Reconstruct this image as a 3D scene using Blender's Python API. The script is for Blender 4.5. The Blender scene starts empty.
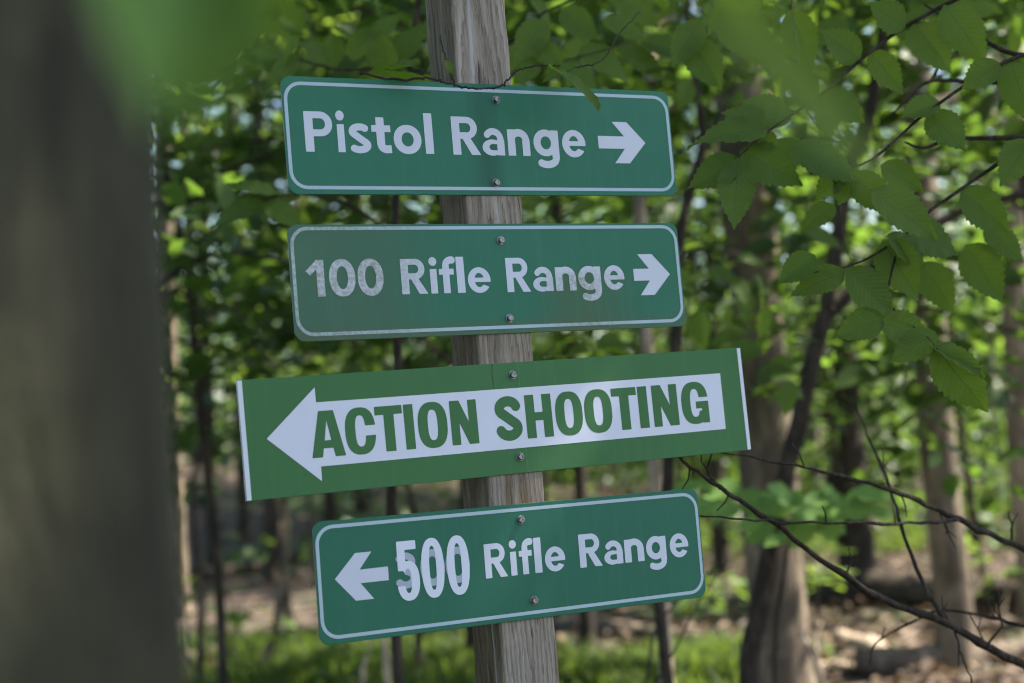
import bpy, math, random
import numpy as np
from mathutils import Vector, Matrix, Quaternion

random.seed(7)
RNG = np.random.default_rng(11)
scene = bpy.context.scene
C = scene.collection

# ------------------------------------------------------------------ camera
FPX, CX, CY = 1555.0, 512.0, 341.5
CAM_Z = 1.5
PITCH, ROLL = math.radians(3.3), math.radians(3.8)
_fw = Vector((0, math.cos(PITCH), math.sin(PITCH)))
_up0 = Vector((0, -math.sin(PITCH), math.cos(PITCH)))
_r0 = Vector((1, 0, 0))
_rt = _r0 * math.cos(ROLL) - _up0 * math.sin(ROLL)
_up = _r0 * math.sin(ROLL) + _up0 * math.cos(ROLL)
CAM = Vector((0, 0, CAM_Z))
cam_data = bpy.data.cameras.new('camera')
cam_data.sensor_width = 36.0
cam_data.lens = FPX / 1024 * 36.0
cam_data.clip_start = 0.02
cam_data.clip_end = 3000
cam_data.dof.use_dof = True
cam_data.dof.focus_distance = 2.13
cam_data.dof.aperture_fstop = 3.1
cam = bpy.data.objects.new('camera', cam_data)
C.objects.link(cam)
_m = Matrix((_rt, _up, -_fw)).transposed().to_4x4()
_m.translation = CAM
cam.matrix_world = _m
scene.camera = cam

# ------------------------------------------------------------------ light
SUN_AZ, SUN_EL = math.radians(78), math.radians(52)      # azimuth measured from +Y towards +X
SUN_DIR = Vector((math.sin(SUN_AZ) * math.cos(SUN_EL), math.cos(SUN_AZ) * math.cos(SUN_EL), math.sin(SUN_EL)))
world = bpy.data.worlds.new('World')
scene.world = world
world.use_nodes = True
nt = world.node_tree
nt.nodes.clear()
wo = nt.nodes.new('ShaderNodeOutputWorld')
bg = nt.nodes.new('ShaderNodeBackground')
sky = nt.nodes.new('ShaderNodeTexSky')
sky.sky_type = 'NISHITA'
sky.sun_disc = False
sky.sun_elevation = SUN_EL
sky.sun_rotation = SUN_AZ
bg.inputs['Strength'].default_value = 0.08
nt.links.new(sky.outputs[0], bg.inputs[0])
nt.links.new(bg.outputs[0], wo.inputs[0])
sun_d = bpy.data.lights.new('sun', 'SUN')
sun_d.energy = 5.0
sun_d.angle = math.radians(0.5)
sun_d.color = (1.0, 0.93, 0.82)
sun = bpy.data.objects.new('sun', sun_d)
sun.rotation_mode = 'QUATERNION'
sun.rotation_quaternion = SUN_DIR.to_track_quat('Z', 'Y')
sun.location = (20, 15, 30)
C.objects.link(sun)

scene.view_settings.view_transform = 'Standard'
scene.view_settings.look = 'None'
scene.view_settings.exposure = 2.27
scene.view_settings.gamma = 1.0
scene.view_settings.use_curve_mapping = False
scene.cycles.use_denoising = True
scene.cycles.filter_width = 1.1
scene.cycles.max_bounces = 8
scene.cycles.diffuse_bounces = 4
scene.cycles.transmission_bounces = 6
scene.cycles.caustics_reflective = False
scene.cycles.caustics_refractive = False
scene.cycles.sample_clamp_indirect = 6.0


# ------------------------------------------------------------------ helpers
def at(px, py, d):
    """world point seen at pixel (px, py), d metres in front of the camera"""
    return CAM + (_rt * ((px - CX) / FPX) - _up * ((py - CY) / FPX) + _fw) * d


def ss(a, b, x):
    t = np.clip((x - a) / (b - a), 0, 1)
    return t * t * (3 - 2 * t)


def gz(x, y):
    """height of the forest floor"""
    x = np.asarray(x, float)
    y = np.asarray(y, float)
    z = 1.25 * ss(13.5, 27, y) * ss(3.5, -5, x)
    z = z + 0.45 * ss(16, 34, y) * ss(-2, 4, x)
    z = z + 0.05 * np.sin(x * 0.9 + 1.3) * np.cos(y * 0.7) + 0.03 * np.sin(x * 2.1 + y * 1.7)
    return z * ss(1.0, 5.0, np.hypot(x, y)) * (1 - 0.9 * ss(60, 160, np.hypot(x, y)))


def gzf(x, y):
    return float(gz(x, y))


def ground_at(px, py):
    """point of the forest floor seen at a pixel"""
    lo, hi = 2.0, 60.0
    d = lo
    while d < hi:
        p = at(px, py, d)
        if p.z <= gzf(p.x, p.y):
            return p, d
        d += 0.05
    return at(px, py, hi), hi


def mesh_obj(name, verts, faces, mat=None, parent=None, smooth=False, edges=()):
    me = bpy.data.meshes.new(name)
    me.from_pydata([tuple(v) for v in verts], list(edges), faces)
    me.update()
    if smooth:
        me.polygons.foreach_set('use_smooth', [True] * len(me.polygons))
    o = bpy.data.objects.new(name, me)
    if mat:
        me.materials.append(mat)
    C.objects.link(o)
    if parent:
        o.parent = parent
    return o


def np_mesh(name, verts, quads, mat=None, parent=None, smooth=True, uv=None):
    """fast path for big quad meshes; uv is per vertex"""
    me = bpy.data.meshes.new(name)
    nv, nq = len(verts), len(quads)
    k = quads.shape[1]
    me.vertices.add(nv)
    me.vertices.foreach_set('co', np.asarray(verts, np.float32).ravel())
    me.loops.add(nq * k)
    me.loops.foreach_set('vertex_index', np.asarray(quads, np.int32).ravel())
    me.polygons.add(nq)
    me.polygons.foreach_set('loop_start', np.arange(0, nq * k, k, dtype=np.int32))
    me.polygons.foreach_set('use_smooth', np.full(nq, smooth))
    me.update(calc_edges=True)
    if uv is not None:
        l = me.uv_layers.new(name='UVMap')
        l.data.foreach_set('uv', np.asarray(uv, np.float32)[np.asarray(quads).ravel()].ravel())
    if mat:
        me.materials.append(mat)
    o = bpy.data.objects.new(name, me)
    C.objects.link(o)
    if parent:
        o.parent = parent
    return o


def thing(name, label, cat, loc=(0, 0, 0), group=None):
    o = bpy.data.objects.new(name, None)
    o.empty_display_size = 0.2
    o.location = loc
    C.objects.link(o)
    tag(o, label, cat, group)
    return o


def tag(o, label, cat, group=None):
    o['label'] = label
    o['category'] = cat
    if group:
        o['group'] = group
    return o


class Geo:
    def __init__(self):
        self.v, self.f = [], []

    def add(self, v, f):
        n = len(self.v)
        self.v += [tuple(p) for p in v]
        self.f += [tuple(i + n for i in q) for q in f]

    def tube(self, pts, radii, sides=8, cap=True, lump=0.0, seed=0):
        pts = [Vector(p) for p in pts]
        n = len(pts)
        rs = random.Random(seed)
        ph = [rs.uniform(0, 6.28) for _ in range(6)]
        prev = None
        base = len(self.v)
        for i, p in enumerate(pts):
            t = (pts[min(i + 1, n - 1)] - pts[max(i - 1, 0)]).normalized()
            if prev is None:
                a = Vector((1, 0, 0)) if abs(t.x) < 0.8 else Vector((0, 1, 0))
                u = (a - t * a.dot(t)).normalized()
            else:
                u = (prev - t * prev.dot(t)).normalized()
            prev = u
            w = t.cross(u)
            for k in range(sides):
                an = 2 * math.pi * k / sides
                r = radii[i]
                if lump:
                    r *= 1 + lump * (math.sin(3 * an + ph[0] + i * 0.35) * 0.5 + math.sin(5 * an + ph[1] - i * 0.6) * 0.4 + math.sin(2 * an + ph[2] + i * 0.9) * 0.6)
                self.v.append(tuple(p + u * (math.cos(an) * r) + w * (math.sin(an) * r)))
        for i in range(n - 1):
            for k in range(sides):
                a = base + i * sides + k
                b = base + i * sides + (k + 1) % sides
                self.f.append((a, b, b + sides, a + sides))
        if cap:
            self.f.append(tuple(base + k for k in range(sides))[::-1])
            self.f.append(tuple(base + (n - 1) * sides + k for k in range(sides)))

    def build(self, name, mat, parent=None, smooth=True):
        return mesh_obj(name, self.v, self.f, mat, parent, smooth)


def smooth_path(pts, n):
    """Catmull-Rom through the points"""
    P = [Vector(p) for p in pts]
    P = [P[0] * 2 - P[1]] + P + [P[-1] * 2 - P[-2]]
    out = []
    m = len(P) - 3
    for j in range(n + 1):
        s = j / n * m
        i = min(int(s), m - 1)
        t = s - i
        a, b, c, d = P[i:i + 4]
        out.append(0.5 * ((2 * b) + (c - a) * t + (2 * a - 5 * b + 4 * c - d) * t * t + (3 * b - a - 3 * c + d) * t ** 3))
    return out


# ------------------------------------------------------------------ materials
def new_mat(name):
    m = bpy.data.materials.new(name)
    m.use_nodes = True
    n = m.node_tree
    b = n.nodes['Principled BSDF']
    return m, n, b


def N(n, t, **kw):
    x = n.nodes.new(t)
    for k, v in kw.items():
        setattr(x, k, v)
    return x


def ramp(n, stops, interp='LINEAR'):
    r = N(n, 'ShaderNodeValToRGB')
    r.color_ramp.interpolation = interp
    e = r.color_ramp.elements
    while len(e) < len(stops):
        e.new(0.5)
    for i, (p, c) in enumerate(stops):
        e[i].position = p
        e[i].color = (*c, 1) if len(c) == 3 else c
    return r


def noise(n, scale, detail=4, rough=0.55, vec=None, dist=0.0):
    x = N(n, 'ShaderNodeTexNoise')
    x.inputs['Scale'].default_value = scale
    x.inputs['Detail'].default_value = detail
    x.inputs['Roughness'].default_value = rough
    x.inputs['Distortion'].default_value = dist
    if vec is not None:
        n.links.new(vec, x.inputs['Vector'])
    return x


def mixc(n, a, b, fac, mode='MIX'):
    x = N(n, 'ShaderNodeMix', data_type='RGBA', blend_type=mode)
    for sock, val in ((x.inputs[0], fac), (x.inputs[6], a), (x.inputs[7], b)):
        if isinstance(val, (int, float)):
            sock.default_value = val
        elif isinstance(val, tuple):
            sock.default_value = (*val, 1)
        else:
            n.links.new(val, sock)
    return x.outputs[2]


def mathn(n, op, a, b=None, clamp=False):
    x = N(n, 'ShaderNodeMath', operation=op, use_clamp=clamp)
    for i, val in enumerate((a, b)):
        if val is None:
            continue
        if isinstance(val, (int, float)):
            x.inputs[i].default_value = val
        else:
            n.links.new(val, x.inputs[i])
    return x.outputs[0]


def obj_vec(n, scale=(1, 1, 1), loc=(0, 0, 0), rot=(0, 0, 0), kind='Object'):
    tc = N(n, 'ShaderNodeTexCoord')
    mp = N(n, 'ShaderNodeMapping')
    mp.inputs['Scale'].default_value = scale
    mp.inputs['Location'].default_value = loc
    mp.inputs['Rotation'].default_value = rot
    n.links.new(tc.outputs[kind], mp.inputs['Vector'])
    return mp.outputs[0]


def leaf_mat(name, c_dark, c_light, trans_col, trans=0.4, rough=0.5, var=0.6):
    """leaf with per-leaf colour variation and light coming through it"""
    m, n, b = new_mat(name)
    geo = N(n, 'ShaderNodeNewGeometry')
    r = ramp(n, [(0.0, c_dark), (0.6, tuple((a + c) / 2 for a, c in zip(c_dark, c_light))), (1.0, c_light)])
    n.links.new(geo.outputs['Random Per Island'], r.inputs[0])
    n.links.new(r.outputs[0], b.inputs['Base Color'])
    b.inputs['Roughness'].default_value = rough
    b.inputs['Specular IOR Level'].default_value = 0.35
    t = N(n, 'ShaderNodeBsdfTranslucent')
    tr = ramp(n, [(0.0, tuple(c * (1 - var * 0.5) for c in trans_col)), (1.0, tuple(c * (1 + var * 0.4) for c in trans_col))])
    n.links.new(geo.outputs['Random Per Island'], tr.inputs[0])
    n.links.new(tr.outputs[0], t.inputs['Color'])
    mx = N(n, 'ShaderNodeMixShader')
    mx.inputs[0].default_value = trans
    n.links.new(b.outputs[0], mx.inputs[1])
    n.links.new(t.outputs[0], mx.inputs[2])
    n.links.new(mx.outputs[0], n.nodes['Material Output'].inputs['Surface'])
    return m


M_LEAF = leaf_mat('leaf_forest', (0.020, 0.046, 0.012), (0.058, 0.105, 0.024), (0.13, 0.235, 0.026), 0.42)
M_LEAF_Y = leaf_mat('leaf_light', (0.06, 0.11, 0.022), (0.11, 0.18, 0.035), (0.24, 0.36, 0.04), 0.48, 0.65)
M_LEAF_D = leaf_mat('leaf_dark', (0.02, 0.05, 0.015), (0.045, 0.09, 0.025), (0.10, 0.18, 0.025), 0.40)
M_LEAF_FAR = leaf_mat('leaf_far', (0.020, 0.046, 0.012), (0.062, 0.105, 0.024), (0.14, 0.24, 0.03), 0.42)
M_LEAF_LENS = leaf_mat('leaf_fresh', (0.13, 0.25, 0.050), (0.16, 0.28, 0.055), (0.30, 0.44, 0.05), 0.33, 0.6)
M_LEAF_THIN = leaf_mat('leaf_thin', (0.085, 0.15, 0.018), (0.10, 0.17, 0.022), (0.34, 0.46, 0.04), 0.62, 0.7)
M_LITTER = leaf_mat('leaf_litter', (0.028, 0.019, 0.011), (0.150, 0.100, 0.060), (0.16, 0.10, 0.05), 0.15, 0.7)
M_GRASS = leaf_mat('grass_blades', (0.035, 0.065, 0.011), (0.095, 0.135, 0.024), (0.18, 0.27, 0.026), 0.40, 0.75)


def near_leaf_mat():
    """veined leaf blade: u runs across (-1..1 stored 0..1), v along the midrib"""
    m, n, b = new_mat('leaf_near')
    uv = N(n, 'ShaderNodeUVMap', uv_map='UVMap')
    sep = N(n, 'ShaderNodeSeparateXYZ')
    n.links.new(uv.outputs[0], sep.inputs[0])
    au = mathn(n, 'ABSOLUTE', mathn(n, 'SUBTRACT', mathn(n, 'MULTIPLY', sep.outputs[0], 2.0), 1.0))
    ph = mathn(n, 'SUBTRACT', mathn(n, 'MULTIPLY', sep.outputs[1], 13.0), mathn(n, 'MULTIPLY', au, 2.6))
    saw = mathn(n, 'ABSOLUTE', mathn(n, 'SUBTRACT', mathn(n, 'FRACT', ph), 0.5))
    vein = ramp(n, [(0.0, (1, 1, 1)), (0.085, (0.0, 0.0, 0.0))])
    n.links.new(saw, vein.inputs[0])
    rib = ramp(n, [(0.0, (1, 1, 1)), (0.05, (0, 0, 0))])
    n.links.new(au, rib.inputs[0])
    vv = mathn(n, 'MAXIMUM', mathn(n, 'MULTIPLY', vein.outputs[0], 0.55), rib.outputs[0])
    geo = N(n, 'ShaderNodeNewGeometry')
    base = ramp(n, [(0.0, (0.046, 0.098, 0.017)), (1.0, (0.128, 0.192, 0.030))])
    n.links.new(geo.outputs['Random Per Island'], base.inputs[0])
    nz = noise(n, 60, 3, vec=obj_vec(n))
    c0 = mixc(n, base.outputs[0], (0.03, 0.06, 0.02), mathn(n, 'MULTIPLY', nz.outputs[0], 0.35))
    col = mixc(n, c0, (0.10, 0.17, 0.06), mathn(n, 'MULTIPLY', vv, 0.75))
    n.links.new(col, b.inputs['Base Color'])
    b.inputs['Roughness'].default_value = 0.6
    b.inputs['Specular IOR Level'].default_value = 0.25
    bump = N(n, 'ShaderNodeBump')
    bump.inputs['Strength'].default_value = 0.5
    bump.inputs['Distance'].default_value = 0.0018
    n.links.new(mathn(n, 'MULTIPLY', saw, 1.0), bump.inputs['Height'])
    n.links.new(bump.outputs[0], b.inputs['Normal'])
    t = N(n, 'ShaderNodeBsdfTranslucent')
    n.links.new(mixc(n, (0.19, 0.30, 0.022), (0.08, 0.15, 0.015), vv), t.inputs['Color'])
    mx = N(n, 'ShaderNodeMixShader')
    mx.inputs[0].default_value = 0.48
    n.links.new(b.outputs[0], mx.inputs[1])
    n.links.new(t.outputs[0], mx.inputs[2])
    n.links.new(mx.outputs[0], n.nodes['Material Output'].inputs['Surface'])
    return m


M_LEAF_NEAR = near_leaf_mat()


def bark_mat(name, dark, light, scale=1.0, moss=0.0):
    m, n, b = new_mat(name)
    v = obj_vec(n, (14 * scale, 14 * scale, 2.2 * scale))
    nz = noise(n, 1.6, 6, 0.65, v, 0.4)
    big = noise(n, 1.1, 3, 0.5, obj_vec(n, (1, 1, 0.5)))
    r = ramp(n, [(0.30, tuple(c * 0.45 for c in dark)), (0.48, dark), (0.72, light)])
    n.links.new(nz.outputs[0], r.inputs[0])
    col = mixc(n, r.outputs[0], tuple(c * 1.25 for c in light), mathn(n, 'MULTIPLY', big.outputs[0], 0.45))
    bl = ramp(n, [(0.46, (0.35, 0.35, 0.35)), (0.58, (1.15, 1.12, 1.08))])
    n.links.new(noise(n, 7.0 * scale, 4, 0.6, obj_vec(n, (1, 1, 0.45), (3, 7, 1)), 0.5).outputs[0], bl.inputs[0])
    col = mixc(n, col, bl.outputs[0], 0.6, 'MULTIPLY')
    if moss:
        mr = ramp(n, [(0.5, (0, 0, 0)), (0.65, (1, 1, 1))])
        n.links.new(noise(n, 3.0, 5, vec=obj_vec(n)).outputs[0], mr.inputs[0])
        col = mixc(n, col, (0.06, 0.085, 0.035), mathn(n, 'MULTIPLY', mr.outputs[0], moss))
    n.links.new(col, b.inputs['Base Color'])
    b.inputs['Roughness'].default_value = 0.9
    b.inputs['Specular IOR Level'].default_value = 0.2
    bp = N(n, 'ShaderNodeBump')
    bp.inputs['Strength'].default_value = 0.8
    bp.inputs['Distance'].default_value = 0.03
    n.links.new(nz.outputs[0], bp.inputs['Height'])
    n.links.new(bp.outputs[0], b.inputs['Normal'])
    return m


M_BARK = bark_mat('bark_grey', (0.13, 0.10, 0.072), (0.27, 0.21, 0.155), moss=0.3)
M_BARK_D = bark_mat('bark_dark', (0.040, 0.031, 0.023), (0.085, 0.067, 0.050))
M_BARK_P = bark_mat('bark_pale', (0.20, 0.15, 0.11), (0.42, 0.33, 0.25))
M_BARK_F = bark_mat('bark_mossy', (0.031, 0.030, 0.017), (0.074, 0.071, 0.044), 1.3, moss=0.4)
M_TWIG = bark_mat('twig_bark', (0.042, 0.031, 0.022), (0.105, 0.080, 0.060), 4.0)
M_DEAD = bark_mat('dead_wood', (0.40, 0.30, 0.21), (0.68, 0.55, 0.42), 1.5)
M_LOG = bark_mat('log_bark', (0.11, 0.085, 0.065), (0.27, 0.21, 0.16), 1.2, moss=0.4)


def ground_mat():
    m, n, b = new_mat('forest_floor')
    v = obj_vec(n)
    n1 = noise(n, 9, 6, 0.7, v)
    r = ramp(n, [(0.30, (0.018, 0.013, 0.009)), (0.48, (0.048, 0.032, 0.021)), (0.60, (0.080, 0.055, 0.037)), (0.75, (0.14, 0.10, 0.068))])
    n.links.new(n1.outputs[0], r.inputs[0])
    vor = N(n, 'ShaderNodeTexVoronoi')
    vor.inputs['Scale'].default_value = 14
    n.links.new(v, vor.inputs['Vector'])
    hs = N(n, 'ShaderNodeHueSaturation')
    hs.inputs['Saturation'].default_value = 0.25
    n.links.new(vor.outputs['Color'], hs.inputs['Color'])
    col = mixc(n, r.outputs[0], hs.outputs[0], 0.35, 'OVERLAY')
    gr = ramp(n, [(0.50, (0, 0, 0)), (0.62, (1, 1, 1))])
    n.links.new(noise(n, 0.45, 5, 0.6, v).outputs[0], gr.inputs[0])
    n2 = noise(n, 30, 3, 0.6, v)
    gcol = ramp(n, [(0.3, (0.025, 0.055, 0.012)), (0.7, (0.075, 0.13, 0.025))])
    n.links.new(n2.outputs[0], gcol.inputs[0])
    col = mixc(n, col, gcol.outputs[0], mathn(n, 'MULTIPLY', gr.outputs[0], 0.8))
    n.links.new(col, b.inputs['Base Color'])
    b.inputs['Roughness'].default_value = 0.95
    bp = N(n, 'ShaderNodeBump')
    bp.inputs['Strength'].default_value = 0.8
    bp.inputs['Distance'].default_value = 0.04
    n.links.new(n1.outputs[0], bp.inputs['Height'])
    n.links.new(bp.outputs[0], b.inputs['Normal'])
    return m


# ------------------------------------------------------------------ ground
def axis(a, b, fine0, fine1, step, grow):
    xs = list(np.arange(fine0, fine1 + 1e-6, step))
    s, x = step, fine0
    left = []
    while x > a:
        s *= grow
        x -= s
        left.append(x)
    s, x = step, fine1
    right = []
    while x < b:
        s *= grow
        x += s
        right.append(x)
    return np.array(left[::-1] + xs + right)


gx = axis(-900, 900, -14, 14, 0.35, 1.25)
gy = axis(-900, 1500, -2, 34, 0.35, 1.25)
GX, GY = np.meshgrid(gx, gy)
GZ = gz(GX, GY)
gv = np.stack([GX, GY, GZ], -1).reshape(-1, 3)
nx, ny = len(gx), len(gy)
ii = np.arange(nx * ny).reshape(ny, nx)
gq = np.stack([ii[:-1, :-1], ii[:-1, 1:], ii[1:, 1:], ii[1:, :-1]], -1).reshape(-1, 4)
ground = np_mesh('ground', gv, gq, ground_mat())
ground['kind'] = 'structure'


# ------------------------------------------------------------------ leaf clouds
LEAF6 = np.array([(0, 0, 0), (0.30, 0.30, 1), (0.27, 0.68, 1), (0, 1.0, 0.3), (-0.27, 0.68, 1), (-0.30, 0.30, 1)])  # x across, y along, z fold
QUAD6 = np.array([(0, 1, 2, 3), (0, 3, 4, 5)])


def leaf_batch(pos, direc, normal, size, fold=0.12):
    """(n,3) positions, along directions, normals and (n,) sizes -> verts, quads"""
    n = len(pos)
    d = direc / np.linalg.norm(direc, axis=1, keepdims=True)
    s = np.cross(d, normal)
    s /= np.linalg.norm(s, axis=1, keepdims=True) + 1e-9
    nn = np.cross(s, d)
    L = LEAF6
    v = (pos[:, None, :] + size[:, None, None] * (L[None, :, 0:1] * s[:, None, :] + L[None, :, 1:2] * d[:, None, :] + (L[None, :, 2:3] * fold) * nn[:, None, :]))
    q = (np.arange(n)[:, None, None] * 6 + QUAD6[None]).reshape(-1, 4)
    return v.reshape(-1, 3), q


def spray_leaves(centers, radius, flat, per, size, rng, tilt=0.55, droop=0.25, axis_c=None):
    """clumps of leaves: each centre gets a flattened blob of roughly horizontal leaves"""
    centers = np.asarray(centers, float)
    m = len(centers)
    radius = np.broadcast_to(radius, (m,))
    n = m * per
    c = np.repeat(centers, per, 0)
    r = np.repeat(radius, per)
    a = rng.uniform(0, 2 * np.pi, n)
    rr = r * np.sqrt(rng.uniform(0, 1, n))
    tl = np.repeat(rng.normal(0, 0.35, (m, 2)), per, 0)       # every spray has its own slope
    x, y = rr * np.cos(a), rr * np.sin(a)
    off = np.stack([x, y, rng.normal(0, 1, n) * r * flat + tl[:, 0] * x + tl[:, 1] * y - droop * rr ** 2 / np.maximum(r, 1e-3)], -1)
    pos = c + off
    dirs = np.stack([np.cos(a), np.sin(a), np.full(n, -0.3)], -1) + rng.normal(0, 0.55, (n, 3)) * np.array([1, 1, 0.7])
    nor = np.stack([rng.normal(0, tilt, n), rng.normal(0, tilt, n), np.ones(n)], -1)
    sz = size * rng.uniform(0.6, 1.25, n)
    return leaf_batch(pos, dirs, nor, sz)


def sapling_geo(seed, h, spread, n_sprays, per, leaf, r0, zmin=0.38, limb_r=0.4):
    """stem + branches geometry and leaf arrays, local to the base"""
    rs = random.Random(seed)
    rng = np.random.default_rng(seed)
    g = Geo()
    bend = [Vector((0, 0, -0.15))]
    x = y = 0
    for k in range(1, 7):
        x += rs.gauss(0, 0.035) * h / 3
        y += rs.gauss(0, 0.035) * h / 3
        bend.append(Vector((x, y, h * k / 6)))
    path = smooth_path(bend, 18)
    g.tube(path, [r0 * (1 - 0.85 * i / 18) for i in range(19)], 9, lump=0.05, seed=seed)
    b = Geo()
    cs, rad = [], []
    for k in range(n_sprays):
        t = zmin + (1 - zmin) * (k + rs.random()) / n_sprays
        p = path[min(int(t * 18), 18)]
        an = k * 2.399 + rs.uniform(-0.5, 0.5)
        ln = spread * (0.35 + 0.75 * rs.random()) * (1.15 - 0.6 * t)
        e = p + Vector((math.cos(an) * ln, math.sin(an) * ln, ln * rs.uniform(-0.1, 0.35)))
        mid = (p + e) * 0.5 + Vector((0, 0, ln * 0.1))
        b.tube(smooth_path([p, mid, e], 6), [r0 * limb_r * (1 - 0.8 * i / 6) * (1 - 0.6 * t) + 0.002 for i in range(7)], 5)
        cs.append(e)
        rad.append(spread * rs.uniform(0.28, 0.5))
        if ln > spread * 0.6:
            cs.append(mid)
            rad.append(spread * rs.uniform(0.2, 0.35))
    v, q = spray_leaves(cs, np.array(rad), 0.10, per, leaf, rng)
    return g, b, v, q


# ------------------------------------------------------------------ trees with a trunk seen in the photograph
CANOPY = []


def canopy_mesh(seed, n_sprays=150, per=34, R=3.4, H=5.5, leaf=0.17):
    rng = np.random.default_rng(seed)
    m = n_sprays
    u = rng.normal(0, 1, (m, 3))
    u /= np.linalg.norm(u, axis=1, keepdims=True)
    rr = rng.uniform(0.25, 1, m) ** 0.5
    cs = u * rr[:, None] * np.array([R, R, H / 2]) * rng.uniform(0.8, 1.1, (m, 1))
    v, q = spray_leaves(cs, rng.uniform(0.5, 1.0, m), 0.15, per, leaf, rng)
    return v, q


for k in range(3):
    v, q = canopy_mesh(100 + k)
    o = np_mesh('crown', v, q, M_LEAF)
    CANOPY.append(o.data)
    bpy.data.objects.remove(o)


def crown_obj(parent, loc, k, scale, rz, mat=None):
    o = bpy.data.objects.new('crown', CANOPY[k % 3])
    o.parent = parent
    o.location = loc
    o.rotation_euler = (0, 0, rz)
    o.scale = scale
    C.objects.link(o)
    return o


def trunk_tree(label, pix, d, width_px, mat, height=9.0, crown=True, shade_crowns=(), name='tree', sides=14, taper=0.55, lump=0.06, crown_h=5.0, cat='tree', cs=1.0, base_flare=1.35, seed=None, group=None):
    """a tree whose trunk runs through the given pixels at distance d; its foot is on the floor, its crown above"""
    seed = seed if seed is not None else int(pix[0][0] * 7 + pix[0][1])
    rs = random.Random(seed)
    top_first = sorted(pix, key=lambda p: p[1])
    pts = [at(px, py, d) for px, py in top_first][::-1]          # from bottom to top
    # extend to the floor
    b, nb = pts[0], pts[1]
    dirv = (nb - b).normalized()
    if dirv.z < 0.3:
        dirv = Vector((0, 0, 1))
    z0 = gzf(b.x, b.y)
    if b.z > z0 + 0.05:
        k = (b.z - z0) / dirv.z
        foot = b - dirv * k * 0.98
        foot = Vector((foot.x, foot.y, gzf(foot.x, foot.y) - 0.12))
        pts = [foot] + pts
    else:
        pts[0] = Vector((b.x, b.y, z0 - 0.12))
    # extend upwards
    t, pt = pts[-1], pts[-2]
    dv = (t - pt).normalized()
    need = height - t.z
    if need > 0.3:
        m1 = t + dv * (need * 0.5) + Vector((rs.gauss(0, 0.1), rs.gauss(0, 0.1), 0))
        pts += [m1, m1 + Vector((dv.x * 0.5, dv.y * 0.5, 1)).normalized() * (need * 0.5)]
    base = pts[0].copy()
    T = thing(name, label, cat, base, group)
    loc = [p - base for p in pts]
    n = 26
    path = smooth_path(loc, n)
    r = width_px * 0.5 * d / FPX
    hh = max(p.z for p in path)
    rad = []
    for p in path:
        f = p.z / hh
        fl = 1 + (base_flare - 1) * math.exp(-max(p.z, 0) / 0.25)
        rad.append(r * (1.05 - taper * f) * fl)
    g = Geo()
    g.tube(path, rad, sides, lump=lump, seed=seed)
    g.build('trunk', mat, T)
    if crown:
        for k in range(5):
            lg = Geo()
            f = 0.55 + 0.09 * k
            p = path[int(f * n)]
            an = rs.uniform(0, 6.28)
            ln = rs.uniform(0.8, 2.0)
            e = p + Vector((math.cos(an) * ln, math.sin(an) * ln, ln * 0.7))
            lg.tube(smooth_path([p, (p + e) / 2 + Vector((0, 0, -0.1)), e], 6), [r * 0.35 * (1 - 0.8 * i / 6) for i in range(7)], 6)
            lg.build('limb', mat, T)
        top = path[-1]
        s = cs * rs.uniform(0.85, 1.1)
        crown_obj(T, (top.x, top.y, top.z - 1.0), rs.randrange(3), (s, s, s * rs.uniform(0.8, 1.1)), rs.uniform(0, 6))
    for (wx, wy, wz, sc) in shade_crowns:                       # added crown that blocks the sun, on its own limb; world place
        p = Vector((wx, wy, wz)) - base
        lg = Geo()
        q = path[int(0.7 * n)]
        lg.tube(smooth_path([q, (p + q) / 2 + Vector((0, 0, 0.4)), p], 10), [r * 0.5 * (1 - 0.7 * i / 10) for i in range(11)], 7)
        lg.build('limb', mat, T)
        crown_obj(T, p, rs.randrange(3), (sc, sc, sc * 0.7), rs.uniform(0, 6))
    return T


# ------------------------------------------------------------------ the sign post
c0 = at(512, 341.5, 2.13)


def cam_vec(x, y, z):
    return _rt * x - _up * y + _fw * z


NRM = cam_vec(0.4568, -0.1115, -0.8826).normalized()
EX = cam_vec(0.8881, 0.0, 0.4596).normalized()
EY = NRM.cross(EX).normalized()                                 # up in the sign plane
if EY.z < 0:
    EY = -EY


def plane_matrix(u, v_down, rot_down):
    x = EX * math.cos(rot_down) - EY * math.sin(rot_down)
    y = EY * math.cos(rot_down) + EX * math.sin(rot_down)
    m = Matrix((x, y, NRM)).transposed().to_4x4()
    m.translation = c0 + EX * u - EY * v_down
    return m


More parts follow.
